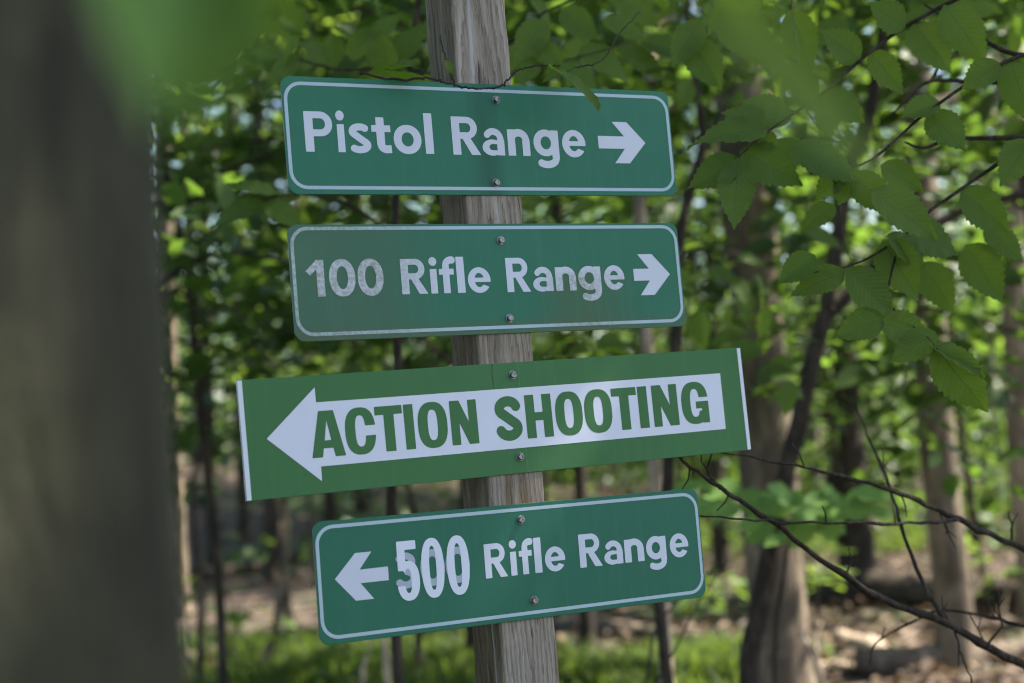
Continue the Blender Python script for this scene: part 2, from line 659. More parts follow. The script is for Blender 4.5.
def post_mat():
    m, n, b = new_mat('weathered_post')
    v = obj_vec(n)
    sep = N(n, 'ShaderNodeSeparateXYZ')
    n.links.new(v, sep.inputs[0])
    # cathedral grain: growth rings round a tilted axis, cut by the faces
    vw = obj_vec(n, (1, 1, 0.075), (0.046, -0.020, 0.0), (0.85, 0.25, 0.0))
    ring = N(n, 'ShaderNodeTexWave', wave_type='RINGS', rings_direction='Z', wave_profile='SAW')
    ring.inputs['Scale'].default_value = 52
    ring.inputs['Distortion'].default_value = 4.5
    ring.inputs['Detail'].default_value = 3
    ring.inputs['Detail Scale'].default_value = 9
    n.links.new(vw, ring.inputs['Vector'])
    fine = noise(n, 1.0, 7, 0.75, obj_vec(n, (900, 900, 16)))
    mid = noise(n, 1.0, 5, 0.65, obj_vec(n, (70, 70, 3.2), (3, 1, 7)), 0.5)
    crack_n = noise(n, 1.0, 4, 0.55, obj_vec(n, (95, 95, 4.0), (9, 4, 2)), 0.8)
    base = ramp(n, [(0.32, (0.13, 0.103, 0.075)), (0.5, (0.29, 0.245, 0.195)), (0.70, (0.46, 0.40, 0.335))])
    mixv = mathn(n, 'ADD', mathn(n, 'MULTIPLY', mid.outputs[0], 0.55), mathn(n, 'MULTIPLY', fine.outputs[0], 0.45))
    n.links.new(mixv, base.inputs[0])
    rr = ramp(n, [(0.0, (1.12, 1.12, 1.14)), (0.62, (0.85, 0.82, 0.78)), (0.90, (0.42, 0.38, 0.34)), (1.0, (0.9, 0.9, 0.9))])
    n.links.new(ring.outputs['Fac'], rr.inputs[0])
    col = mixc(n, base.outputs[0], rr.outputs[0], 0.75, 'MULTIPLY')
    ck = ramp(n, [(0.30, (1, 1, 1)), (0.335, (0, 0, 0))])
    n.links.new(crack_n.outputs[0], ck.inputs[0])
    col = mixc(n, col, (0.035, 0.03, 0.025), mathn(n, 'MULTIPLY', ck.outputs[0], 0.8))
    # shade of the narrow side face, painted into the wood as darker olive brown
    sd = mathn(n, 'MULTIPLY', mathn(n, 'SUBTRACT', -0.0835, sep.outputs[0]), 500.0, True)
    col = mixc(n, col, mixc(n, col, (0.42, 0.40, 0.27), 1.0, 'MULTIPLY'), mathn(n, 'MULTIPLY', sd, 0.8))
    # pale bleached streaks low-frequency along the grain
    st = ramp(n, [(0.60, (0, 0, 0)), (0.68, (1, 1, 1))])
    n.links.new(noise(n, 1.0, 2, 0.4, obj_vec(n, (60, 60, 1.1), (1.7, 2, 4))).outputs[0], st.inputs[0])
    col = mixc(n, col, (0.48, 0.46, 0.45), mathn(n, 'MULTIPLY', st.outputs[0], 0.55))
    # green algae on the right edge low down
    gx_ = mathn(n, 'MULTIPLY', mathn(n, 'SUBTRACT', sep.outputs[0], 0.012), 45.0, True)
    gz_ = mathn(n, 'MULTIPLY', mathn(n, 'SUBTRACT', 0.15, sep.outputs[2]), 3.0, True)
    al = mathn(n, 'MULTIPLY', mathn(n, 'MULTIPLY', gx_, gz_), mathn(n, 'ADD', noise(n, 40, 4, vec=v).outputs[0], 0.15))
    col = mixc(n, col, (0.10, 0.115, 0.055), mathn(n, 'MULTIPLY', al, 1.0, True))
    # damp brown stains lower down, as blotches
    st2 = ramp(n, [(0.45, (0, 0, 0)), (0.62, (1, 1, 1))])
    n.links.new(noise(n, 1.0, 4, 0.6, obj_vec(n, (28, 28, 5), (6, 1, 3)), 0.5).outputs[0], st2.inputs[0])
    lowk = mathn(n, 'MULTIPLY', mathn(n, 'SUBTRACT', 0.30, sep.outputs[2]), 2.2, True)
    col = mixc(n, col, mixc(n, col, (0.62, 0.50, 0.33), 1.0, 'MULTIPLY'), mathn(n, 'MULTIPLY', mathn(n, 'MULTIPLY', st2.outputs[0], lowk), 0.85))
    n.links.new(col, b.inputs['Base Color'])
    b.inputs['Roughness'].default_value = 0.88
    b.inputs['Specular IOR Level'].default_value = 0.25
    hgt = mathn(n, 'SUBTRACT', mathn(n, 'ADD', mathn(n, 'MULTIPLY', fine.outputs[0], 0.7), mathn(n, 'MULTIPLY', mathn(n, 'SUBTRACT', 1.0, ring.outputs['Fac']), 0.3)), mathn(n, 'MULTIPLY', ck.outputs[0], 1.3))
    bp = N(n, 'ShaderNodeBump')
    bp.inputs['Strength'].default_value = 0.8
    bp.inputs['Distance'].default_value = 0.0016
    n.links.new(hgt, bp.inputs['Height'])
    n.links.new(bp.outputs[0], b.inputs['Normal'])
    return m


def build_post():
    W = 0.0865
    k = 0.0313
    yax = (EY - EX * k).normalized()
    xax = (EX - yax * EX.dot(yax)).normalized()
    # local: x across the face, y into the post, z up
    yb = -NRM
    m = Matrix((xax, yb, yax)).transposed().to_4x4()
    org = c0 + EX * 0.0344
    m.translation = org - NRM * 0.0026
    # find how far down the ground is
    lo = -(org.z - gzf(org.x, org.y)) / yax.z - 0.35
    hi = 0.95
    T = thing('sign_post', 'weathered grey square wooden post carrying the four arrow signs', 'post', (0, 0, 0))
    T.matrix_world = m
    zs = np.arange(lo, hi + 1e-6, 0.02)
    # section with chamfered worn corners
    c = 0.004
    sec = []
    n_side = 8
    corners = [(-W, 0), (0, 0), (0, W), (-W, W)]
    for i in range(4):
        a = Vector(corners[i])
        bb = Vector(corners[(i + 1) % 4])
        dr = (bb - a).normalized()
        L = (bb - a).length
        for j in range(n_side + 1):
            sec.append(a + dr * (c + (L - 2 * c) * j / n_side))
    rs = random.Random(3)
    g = Geo()
    ns = len(sec)
    verts = []
    cen = Vector((-W / 2, W / 2))
    for i, z in enumerate(zs):
        for j, s in enumerate(sec):
            e = j % (n_side + 1)
            edge = 1.0 if e in (0, n_side) else (0.35 if e in (1, n_side - 1) else 0.0)
            w = 0.0006 * math.sin(z * 37 + j * 1.7) + 0.0005 * math.sin(z * 83 + j * 0.9)
            chip = 0.0
            if edge:
                q = math.sin(z * 23 + j * 2.1) * math.sin(z * 51 + j)
                chip = 0.0035 * max(0, q - 0.45) * edge
                # a chipped bite low on the right-hand corner
                if j in (n_side, n_side - 1, n_side + 1) and -0.17 < z < -0.105:
                    chip += 0.006 * edge * abs(math.sin(z * 190))
            d = (cen - s).normalized()
            p = s + d * (chip + w * (1 if not (j <= n_side) else 0.35))
            verts.append((p.x, p.y, z))
    faces = []
    for i in range(len(zs) - 1):
        for j in range(ns):
            a = i * ns + j
            b2 = i * ns + (j + 1) % ns
            faces.append((a, b2, b2 + ns, a + ns))
    faces.append(tuple(range((len(zs) - 1) * ns, len(zs) * ns)))
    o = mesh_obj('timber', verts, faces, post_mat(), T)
    return T


build_post()


# ------------------------------------------------------------------ lettering: glyphs designed as distance fields, traced to outlines
class SDF:
    res = 0.0125

    def __init__(self, x0=-0.15, x1=1.25, y0=-0.45, y1=1.25):
        self.xs = np.arange(x0, x1, self.res)
        self.ys = np.arange(y0, y1, self.res)
        self.X, self.Y = np.meshgrid(self.xs, self.ys)
        self.D = np.full(self.X.shape, 9.0)

    def rect_d(self, x0, y0, x1, y1):
        return np.maximum(np.maximum(x0 - self.X, self.X - x1), np.maximum(y0 - self.Y, self.Y - y1))

    def sup_d(self, cx, cy, rx, ry, n=2.0):
        a = np.abs((self.X - cx) / rx)
        b = np.abs((self.Y - cy) / ry)
        k = (a ** n + b ** n) ** (1 / n)
        gxx = np.where(k > 1e-6, (a ** (n - 1)) / np.maximum(k, 1e-6) ** (n - 1) / rx, 0)
        gyy = np.where(k > 1e-6, (b ** (n - 1)) / np.maximum(k, 1e-6) ** (n - 1) / ry, 0)
        return (k - 1) / np.maximum(np.hypot(gxx, gyy), 1e-3)

    def poly_d(self, pts):
        P = np.array(pts, float)
        d = np.full(self.X.shape, 9.0)
        ins = np.zeros(self.X.shape, bool)
        for i in range(len(P)):
            a, b = P[i], P[(i + 1) % len(P)]
            e = b - a
            t = np.clip(((self.X - a[0]) * e[0] + (self.Y - a[1]) * e[1]) / (e @ e), 0, 1)
            d = np.minimum(d, np.hypot(self.X - a[0] - t * e[0], self.Y - a[1] - t * e[1]))
            c = (a[1] > self.Y) != (b[1] > self.Y)
            with np.errstate(divide='ignore', invalid='ignore'):
                xi = a[0] + (self.Y - a[1]) / (b[1] - a[1] if b[1] != a[1] else 1e-9) * e[0]
            ins ^= c & (self.X < xi)
        return np.where(ins, -d, d)

    def stroke_d(self, pts, w):
        """thick polyline with butt ends"""
        P = np.array(pts, float)
        d = np.full(self.X.shape, 9.0)
        n = len(P) - 1
        for i in range(n):
            a, b = P[i], P[i + 1]
            L = np.hypot(*(b - a))
            u = (b - a) / L
            s = (self.X - a[0]) * u[0] + (self.Y - a[1]) * u[1]
            o = np.abs(-(self.X - a[0]) * u[1] + (self.Y - a[1]) * u[0])
            d = np.minimum(d, np.maximum(np.maximum(-s, s - L), o - w / 2))
            if i < n - 1:
                d = np.minimum(d, np.hypot(self.X - b[0], self.Y - b[1]) - w / 2)
        return d

    def U(self, d):
        self.D = np.minimum(self.D, d)
        return self

    def S(self, d):
        self.D = np.maximum(self.D, -d)
        return self

    def I(self, d):
        self.D = np.maximum(self.D, d)
        return self

    def contours(self):
        D = self.D + 1e-7
        ny, nx = D.shape
        segs = {}

        def ip(i0, j0, i1, j1):
            a, b = D[i0, j0], D[i1, j1]
            t = a / (a - b)
            return ((self.xs[j0] + t * (self.xs[j1] - self.xs[j0])), (self.ys[i0] + t * (self.ys[i1] - self.ys[i0])))

        ins = D < 0
        code = ins[:-1, :-1] * 1 + ins[:-1, 1:] * 2 + ins[1:, 1:] * 4 + ins[1:, :-1] * 8
        # edges: 0 bottom, 1 right, 2 top, 3 left ; inside kept on the left hand
        table = {1: [(3, 0)], 2: [(0, 1)], 3: [(3, 1)], 4: [(1, 2)], 5: [(3, 2), (1, 0)], 6: [(0, 2)], 7: [(3, 2)],
                 8: [(2, 3)], 9: [(2, 0)], 10: [(0, 3), (2, 1)], 11: [(2, 1)], 12: [(1, 3)], 13: [(1, 0)], 14: [(0, 3)]}
        nxt, pt = {}, {}
        for i, j in zip(*np.nonzero((code > 0) & (code < 15))):
            for e0, e1 in table[int(code[i, j])]:
                ks = []
                for e in (e0, e1):
                    if e == 0:
                        k, q = ('h', i, j), (i, j, i, j + 1)
                    elif e == 2:
                        k, q = ('h', i + 1, j), (i + 1, j, i + 1, j + 1)
                    elif e == 3:
                        k, q = ('v', i, j), (i, j, i + 1, j)
                    else:
                        k, q = ('v', i, j + 1), (i, j + 1, i + 1, j + 1)
                    if k not in pt:
                        pt[k] = ip(*q)
                    ks.append(k)
                nxt[ks[0]] = ks[1]
        loops = []
        left = set(nxt)
        while left:
            s = left.pop()
            lp = [pt[s]]
            k = nxt[s]
            while k != s and k in left:
                left.discard(k)
                lp.append(pt[k])
                k = nxt.get(k)
            if len(lp) > 6:
                loops.append(simplify(np.array(lp), 0.0016))
        return loops


def simplify(P, tol):
    def rdp(a):
        if len(a) < 3:
            return a
        s, e = a[0], a[-1]
        v = e - s
        L = np.hypot(*v)
        w = a[1:-1] - s
        d = np.abs(w[:, 0] * v[1] - w[:, 1] * v[0]) / L if L > 1e-9 else np.hypot(w[:, 0], w[:, 1])
        i = int(np.argmax(d))
        if d[i] < tol:
            return np.array([s, e])
        return np.concatenate([rdp(a[:i + 2])[:-1], rdp(a[i + 1:])])

    far = int(np.argmax(np.hypot(*(P - P[0]).T)))
    A = rdp(P[:far + 1])
    B = rdp(np.concatenate([P[far:], P[:1]]))
    return np.concatenate([A[:-1], B[:-1]])


def arc(cx, cy, rx, ry, a0, a1, n=18):
    return [(cx + rx * math.cos(math.radians(a0 + (a1 - a0) * i / n)), cy + ry * math.sin(math.radians(a0 + (a1 - a0) * i / n))) for i in range(n + 1)]


def glyph(ch):
    g = SDF()
    R, E, P, K = g.rect_d, g.sup_d, g.poly_d, g.stroke_d
    if ch in 'PR':
        y0 = 0.385 if ch == 'P' else 0.42
        cy, ry = (1 + y0) / 2, (1 - y0) / 2
        cx = 0.42 if ch == 'P' else 0.43
        g.U(R(0.1, y0, cx, 1)).U(g_clip(g, E(cx, cy, ry * 1.0, ry), cx))
        g.S(np.minimum(R(0.2, cy - ry + 0.17, cx, cy + ry - 0.17), np.maximum(E(cx, cy, ry - 0.185, ry - 0.17), cx - g.X)))
        g.U(R(0, 0, 0.225, 1))
        if ch == 'R':
            g.U(P([(0.27, 0.46), (0.50, 0.46), (0.785, 0), (0.525, 0)]))
    elif ch == 'i':
        g.U(R(0, 0, 0.22, 0.70)).U(E(0.11, 0.915, 0.13, 0.125))
    elif ch == 's':
        g.U(K(arc(0.305, 0.53, 0.185, 0.115, 32, 232, 16) + arc(0.285, 0.185, 0.20, 0.115, 52, -148, 16), 0.178))
    elif ch == 't':
        g.U(R(0.13, 0.2, 0.35, 0.90)).U(R(0, 0.53, 0.52, 0.70))
        g.U(K([(0.24, 0.26)] + arc(0.415, 0.20, 0.175, 0.11, 180, 255, 10) + [(0.52, 0.10)], 0.20))
    elif ch == 'o':
        g.U(E(0.378, 0.355, 0.378, 0.372, 2.05)).S(E(0.378, 0.355, 0.165, 0.18, 2.05))
    elif ch == 'l':
        g.U(R(0, 0, 0.22, 1.04))
    elif ch == 'a':
        g.U(K(arc(0.325, 0.42, 0.21, 0.213, 152, 0, 20) + [(0.535, 0.3)], 0.178)).U(R(0.43, 0, 0.64, 0.42))
        g.U(E(0.29, 0.205, 0.29, 0.215)).S(np.minimum(E(0.30, 0.215, 0.10, 0.082), np.maximum(R(0.30, 0.133, 0.43, 0.297), -9)))
        g.U(R(0.43, 0, 0.64, 0.42))
    elif ch == 'n':
        g.U(R(0, 0, 0.22, 0.70)).U(R(0.43, 0, 0.65, 0.42)).U(K(arc(0.325, 0.41, 0.217, 0.205, 180, 0, 22), 0.20))
    elif ch == 'g':
        g.U(E(0.36, 0.36, 0.36, 0.362)).S(E(0.365, 0.36, 0.155, 0.175))
        g.U(R(0.535, -0.04, 0.75, 0.70)).U(K([(0.6425, 0.0)] + arc(0.37, -0.05, 0.272, 0.175, 0, -138, 20), 0.195))
    elif ch == 'e':
        g.U(E(0.355, 0.355, 0.355, 0.372)).S(E(0.355, 0.355, 0.15, 0.205)).S(P([(0.34, 0.295), (1.0, 0.295), (1.0, 0.02), (0.50, 0.215), (0.34, 0.215)]))
        g.U(np.maximum(R(0.1, 0.295, 0.8, 0.425), E(0.355, 0.355, 0.355, 0.372)))
    elif ch == 'f':
        g.U(R(0.12, 0, 0.34, 0.80)).U(R(0, 0.53, 0.49, 0.70)).U(K([(0.23, 0.7)] + arc(0.42, 0.80, 0.19, 0.152, 180, 72, 14), 0.205))
    elif ch == '1':
        g.U(R(0.31, 0, 0.53, 1)).U(P([(0.0, 0.70), (0.33, 1), (0.52, 1), (0.40, 0.83), (0.12, 0.57)]))
    elif ch == '0':
        g.U(E(0.385, 0.5, 0.385, 0.515, 2.15)).S(E(0.385, 0.5, 0.165, 0.315, 2.1))
    elif ch == '3':
        g.U(K(arc(0.28, 0.73, 0.20, 0.175, 155, -85, 22), 0.19)).U(K(arc(0.28, 0.28, 0.225, 0.19, 88, -155, 22), 0.20))
    elif ch == 'z':      # tall narrow zero of the pasted numerals
        g.U(E(0.218, 0.5, 0.218, 0.51, 2.35)).S(E(0.218, 0.5, 0.066, 0.375, 2.6))
    elif ch == '5':
        g.U(R(0.03, 0.85, 0.385, 1.0)).U(R(0.02, 0.50, 0.17, 1.0))
        g.U(E(0.21, 0.325, 0.215, 0.335, 2.3)).S(E(0.205, 0.325, 0.062, 0.205, 2.6)).S(P([(-0.2, 0.245), (0.14, 0.245), (0.14, 0.475), (0.10, 0.50), (-0.2, 0.50)]))
        g.U(R(0.02, 0.50, 0.17, 1.0))
    elif ch == 'A':
        g.U(P([(0, 0), (0.215, 1), (0.555, 1), (0.77, 0), (0.53, 0), (0.495, 0.19), (0.275, 0.19), (0.24, 0)])).S(P([(0.31, 0.36), (0.46, 0.36), (0.385, 0.80)]))
    elif ch in 'CGO':
        g.U(E(0.355, 0.5, 0.355, 0.515, 2.5)).S(E(0.355, 0.5, 0.118, 0.34, 2.8))
        if ch == 'C':
            g.S(R(0.36, 0.39, 1, 0.61))
        if ch == 'G':
            g.S(R(0.36, 0.30, 1, 0.63)).U(R(0.38, 0.36, 0.71, 0.53)).U(R(0.53, 0.0, 0.71, 0.5))
    elif ch == 'T':
        g.U(R(0, 0.81, 0.65, 1)).U(R(0.205, 0, 0.445, 1))
    elif ch == 'I':
        g.U(R(0, 0, 0.24, 1))
    elif ch == 'N':
        g.U(R(0, 0, 0.215, 1)).U(R(0.455, 0, 0.67, 1)).U(P([(0, 1), (0.24, 1), (0.67, 0), (0.43, 0)]))
    elif ch == 'S':
        g.U(K(arc(0.335, 0.73, 0.215, 0.165, 5, 236, 22) + arc(0.335, 0.27, 0.22, 0.165, 56, -175, 22), 0.235))
    elif ch == 'H':
        g.U(R(0, 0, 0.24, 1)).U(R(0.45, 0, 0.69, 1)).U(R(0.2, 0.40, 0.5, 0.59))
    return g.contours()


def g_clip(g, d, cx):
    return np.maximum(d, cx - 0.002 - g.X)


_GL = {}


def glyph_loops(ch):
    if ch not in _GL:
        L = glyph(ch)
        xs = np.concatenate(L)[:, 0]
        _GL[ch] = (L, xs.min(), xs.max())
    return _GL[ch]


def filled(name, loops, z, mat, parent, thick=0.00012):
    """flat filled outlines (with holes) as a thin sheet of vinyl in the parent's x-y plane"""
    cu = bpy.data.curves.new(name, 'CURVE')
    cu.dimensions = '2D'
    cu.fill_mode = 'BOTH'
    cu.extrude = thick
    for lp in loops:
        sp = cu.splines.new('POLY')
        sp.points.add(len(lp) - 1)
        for i, p in enumerate(lp):
            sp.points[i].co = (p[0], p[1], 0, 1)
        sp.use_cyclic_u = True
    tmp = bpy.data.objects.new(name, cu)
    C.objects.link(tmp)
    dg = bpy.context.evaluated_depsgraph_get()
    me = bpy.data.meshes.new_from_object(tmp.evaluated_get(dg))
    bpy.data.objects.remove(tmp)
    bpy.data.curves.remove(cu)
    for v in me.vertices:
        v.co.z += z
    me.materials.clear()
    me.materials.append(mat)
    o = bpy.data.objects.new(name, me)
    o.parent = parent
    C.objects.link(o)
    return o


def word(name, letters, base, cap, z, mat, parent):
    loops = []
    for ch, u0, u1 in letters:
        L, a, b = glyph_loops(ch)
        sx = (u1 - u0) / (b - a)
        for lp in L:
            loops.append(np.stack([u0 + (lp[:, 0] - a) * sx, base + lp[:, 1] * cap], -1))
    return filled(name, loops, z, mat, parent)


def rrect(w, h, r, n=8, cx=0, cy=0):
    out = []
    for (sx, sy, a0) in ((1, 1, 0), (-1, 1, 90), (-1, -1, 180), (1, -1, 270)):
        ox, oy = cx + sx * (w / 2 - r), cy + sy * (h / 2 - r)
        for i in range(n + 1):
            a = math.radians(a0 + 90 * i / n)
            out.append((ox + r * math.cos(a), oy + r * math.sin(a)))
    return np.array(out)


# sign paints --------------------------------------------------------
def dirt_mask(n, v, side):
    """0..1 grime mask in sign coordinates for the stained sign"""
    sep = N(n, 'ShaderNodeSeparateXYZ')
    n.links.new(v, sep.inputs[0])
    nz = noise(n, 14, 5, 0.6, v)
    sp = noise(n, 160, 4, 0.7, v)
    if side == 'left':
        a = mathn(n, 'MULTIPLY', mathn(n, 'SUBTRACT', -0.075, sep.outputs[0]), 9.0, True)
    else:
        gx2 = mathn(n, 'SUBTRACT', 1.0, mathn(n, 'MULTIPLY', mathn(n, 'ABSOLUTE', mathn(n, 'SUBTRACT', sep.outputs[0], 0.135)), 11.0), True)
        gy2 = mathn(n, 'MULTIPLY', mathn(n, 'SUBTRACT', 0.016, sep.outputs[1]), 55.0, True)
        a = mathn(n, 'MULTIPLY', gx2, gy2)
    k = mathn(n, 'MULTIPLY', a, mathn(n, 'ADD', mathn(n, 'MULTIPLY', nz.outputs[0], 1.1), 0.15), True)
    return k, sp


def sign_paint(name, col, rough=0.42, grime=False, dark_band=False, drip=False):
    m, n, b = new_mat(name)
    v = obj_vec(n)
    nz = noise(n, 7, 4, 0.6, v)
    fade = mixc(n, col, tuple(c * 0.86 for c in col), nz.outputs[0])
    c = mixc(n, fade, tuple(min(1, x * 1.35 + 0.01) for x in col), mathn(n, 'MULTIPLY', noise(n, 3.0, 2, vec=obj_vec(n, (1, 1, 1), (4, 2, 0))).outputs[0], 0.25))
    if grime:
        for side, amt, gc in (('left', 0.92, (0.074, 0.116, 0.066)), ('right', 0.9, (0.080, 0.105, 0.036))):
            k, sp = dirt_mask(n, v, side)
            kk = mathn(n, 'MULTIPLY', k, mathn(n, 'ADD', 0.55, mathn(n, 'MULTIPLY', sp.outputs[0], 0.6)), True)
            c = mixc(n, c, gc, mathn(n, 'MULTIPLY', kk, amt))
        sep = N(n, 'ShaderNodeSeparateXYZ')
        n.links.new(v, sep.inputs[0])
        low = mathn(n, 'MULTIPLY', mathn(n, 'SUBTRACT', -0.052, sep.outputs[1]), 60.0, True)
        c = mixc(n, c, (0.09, 0.10, 0.05), mathn(n, 'MULTIPLY', mathn(n, 'MULTIPLY', low, noise(n, 11, 4, vec=obj_vec(n, (1, 1, 1), (2, 0, 5))).outputs[0]), 0.9))
    if dark_band:      # darker uneven band through the bolts
        sep = N(n, 'ShaderNodeSeparateXYZ')
        n.links.new(v, sep.inputs[0])
        g1 = mathn(n, 'SUBTRACT', 1.0, mathn(n, 'MULTIPLY', mathn(n, 'ABSOLUTE', mathn(n, 'ADD', sep.outputs[0], 0.008)), 32.0), True)
        c = mixc(n, c, tuple(x * 0.50 for x in col), mathn(n, 'MULTIPLY', mathn(n, 'MULTIPLY', g1, noise(n, 16, 3, vec=obj_vec(n, (1, 0.4, 1))).outputs[0]), 1.3, True))
    if drip:       # brown run from the top edge and a pale crease by the bolts
        sep = N(n, 'ShaderNodeSeparateXYZ')
        n.links.new(obj_vec(n), sep.inputs[0])
        wob = mathn(n, 'MULTIPLY', mathn(n, 'SUBTRACT', noise(n, 60, 3, vec=v).outputs[0], 0.5), 0.006)
        xd = mathn(n, 'ABSOLUTE', mathn(n, 'ADD', mathn(n, 'ADD', sep.outputs[0], 0.0275), wob))
        d1 = mathn(n, 'SUBTRACT', 1.0, mathn(n, 'MULTIPLY', xd, 600.0), True)
        d2 = mathn(n, 'MULTIPLY', mathn(n, 'SUBTRACT', sep.outputs[1], 0.032), 60.0, True)
        c = mixc(n, c, (0.045, 0.03, 0.018), mathn(n, 'MULTIPLY', mathn(n, 'MULTIPLY', d1, d2), 0.85))
        xc = mathn(n, 'ABSOLUTE', mathn(n, 'SUBTRACT', sep.outputs[0], 0.0125))
        d3 = mathn(n, 'SUBTRACT', 1.0, mathn(n, 'MULTIPLY', xc, 900.0), True)
        c = mixc(n, c, (0.13, 0.24, 0.13), mathn(n, 'MULTIPLY', d3, mathn(n, 'MULTIPLY', noise(n, 90, 3, vec=v).outputs[0], 0.9)))
    # drip marks: faint vertical wash lines of rain and pollen
    wash = noise(n, 1.0, 4, 0.6, obj_vec(n, (70, 3.0, 1), (1, 5, 0)))
    wr = ramp(n, [(0.52, (0, 0, 0)), (0.75, (1, 1, 1))])
    n.links.new(wash.outputs[0], wr.inputs[0])
    c = mixc(n, c, tuple(x * 1.25 + 0.012 for x in col), mathn(n, 'MULTIPLY', wr.outputs[0], 0.35))
    # specks of dirt
    sk = ramp(n, [(0.69, (0, 0, 0)), (0.75, (1, 1, 1))])
    n.links.new(noise(n, 210, 2, 0.5, v).outputs[0], sk.inputs[0])
    c = mixc(n, c, (0.05, 0.06, 0.035), mathn(n, 'MULTIPLY', sk.outputs[0], 0.35))
    n.links.new(c, b.inputs['Base Color'])
    rr = mathn(n, 'ADD', rough, mathn(n, 'MULTIPLY', noise(n, 25, 4, vec=v).outputs[0], 0.2))
    n.links.new(rr, b.inputs['Roughness'])
    b.inputs['Specular IOR Level'].default_value = 0.28
    bp = N(n, 'ShaderNodeBump')
    bp.inputs['Strength'].default_value = 0.15
    bp.inputs['Distance'].default_value = 0.002
    n.links.new(noise(n, 10, 3, vec=v).outputs[0], bp.inputs['Height'])
    n.links.new(bp.outputs[0], b.inputs['Normal'])
    return m


def vinyl(name, col, grime=False):
    m, n, b = new_mat(name)
    v = obj_vec(n)
    c = mixc(n, col, tuple(x * 0.9 for x in col), noise(n, 20, 4, vec=v).outputs[0])
    if grime:
        for side, amt in (('left', 1.0), ('right', 1.05)):
            k, sp = dirt_mask(n, v, side)
            sr = ramp(n, [(0.40, (0, 0, 0)), (0.60, (1, 1, 1))])
            n.links.new(sp.outputs[0], sr.inputs[0])
            kk = mathn(n, 'MULTIPLY', k, mathn(n, 'ADD', 0.30, mathn(n, 'MULTIPLY', sr.outputs[0], 0.75)), True)
            c = mixc(n, c, (0.19, 0.22, 0.125), mathn(n, 'MULTIPLY', kk, amt * 0.95))
    n.links.new(c, b.inputs['Base Color'])
    b.inputs['Roughness'].default_value = 0.45
    b.inputs['Specular IOR Level'].default_value = 0.35
    return m


GREEN_A = (0.020, 0.148, 0.082)
GREEN_B = (0.048, 0.155, 0.048)
M_S1 = sign_paint('sign_green_banded', GREEN_A, dark_band=True)
M_S2 = sign_paint('sign_green_grimy', (0.022, 0.148, 0.082), grime=True)
M_S3 = sign_paint('sign_green_printed', GREEN_B, rough=0.5, drip=True)
M_S4 = sign_paint('sign_green_clean', (0.018, 0.130, 0.075))
M_WHITE = vinyl('white_vinyl', (0.62, 0.63, 0.70))
M_WHITE_G = vinyl('white_vinyl_grimy', (0.62, 0.63, 0.70), True)
M_WHITE_OLD = vinyl('white_vinyl_old', (0.40, 0.43, 0.50))
M_WHITE_NEW = vinyl('white_vinyl_new', (0.72, 0.73, 0.80))
M_BORDER = vinyl('border_vinyl', (0.42, 0.52, 0.56))
M_BORDER_G = vinyl('border_vinyl_grimy', (0.42, 0.52, 0.56), True)
M_PRINT_W = vinyl('printed_white', (0.70, 0.70, 0.78))
M_PRINT_G = sign_paint('printed_green', GREEN_B, rough=0.5)
M_EDGE_W = vinyl('white_plastic_edge', (0.70, 0.70, 0.76))
m_, n_, b_ = new_mat('zinc_bolt')
b_.inputs['Metallic'].default_value = 0.9
_r = ramp(n_, [(0.3, (0.10, 0.10, 0.095)), (0.7, (0.32, 0.32, 0.31))])
n_.links.new(noise(n_, 150, 4, vec=obj_vec(n_)).outputs[0], _r.inputs[0])
n_.links.new(_r.outputs[0], b_.inputs['Base Color'])
b_.inputs['Roughness'].default_value = 0.42
M_BOLT = m_
m_, n_, b_ = new_mat('sheet_aluminium_edge')
b_.inputs['Metallic'].default_value = 0.6
b_.inputs['Roughness'].default_value = 0.5
_r = ramp(n_, [(0.3, (0.10, 0.13, 0.11)), (0.7, (0.30, 0.33, 0.31))])
n_.links.new(noise(n_, 60, 4, vec=obj_vec(n_)).outputs[0], _r.inputs[0])
n_.links.new(_r.outputs[0], b_.inputs['Base Color'])
M_SHEET = m_


def plate(outline, thick, mat, edge_mat, parent, bow=0.0):
    """sheet with its front face at z = 0; a little bevel round the rim"""
    n = len(outline)
    cx, cy = outline.mean(0)
    ins = 0.0005
    inner = []
    for p in outline:
        d = np.array([cx, cy]) - p
        inner.append(p + np.sign(d) * np.minimum(np.abs(d), ins))
    inner = np.array(inner)
    v = [(p[0], p[1], 0.0) for p in inner] + [(p[0], p[1], -0.0005) for p in outline] + [(p[0], p[1], -thick) for p in outline]
    f = [tuple(range(n))]
    for k in range(2):
        for i in range(n):
            j = (i + 1) % n
            f.append((k * n + i, (k + 1) * n + i, (k + 1) * n + j, k * n + j))
    f.append(tuple(range(2 * n, 3 * n))[::-1])
    o = mesh_obj('plate', v, f, mat, parent)
    o.data.materials.append(edge_mat)
    for p in o.data.polygons[n + 1:]:
        p.material_index = 1
    return o


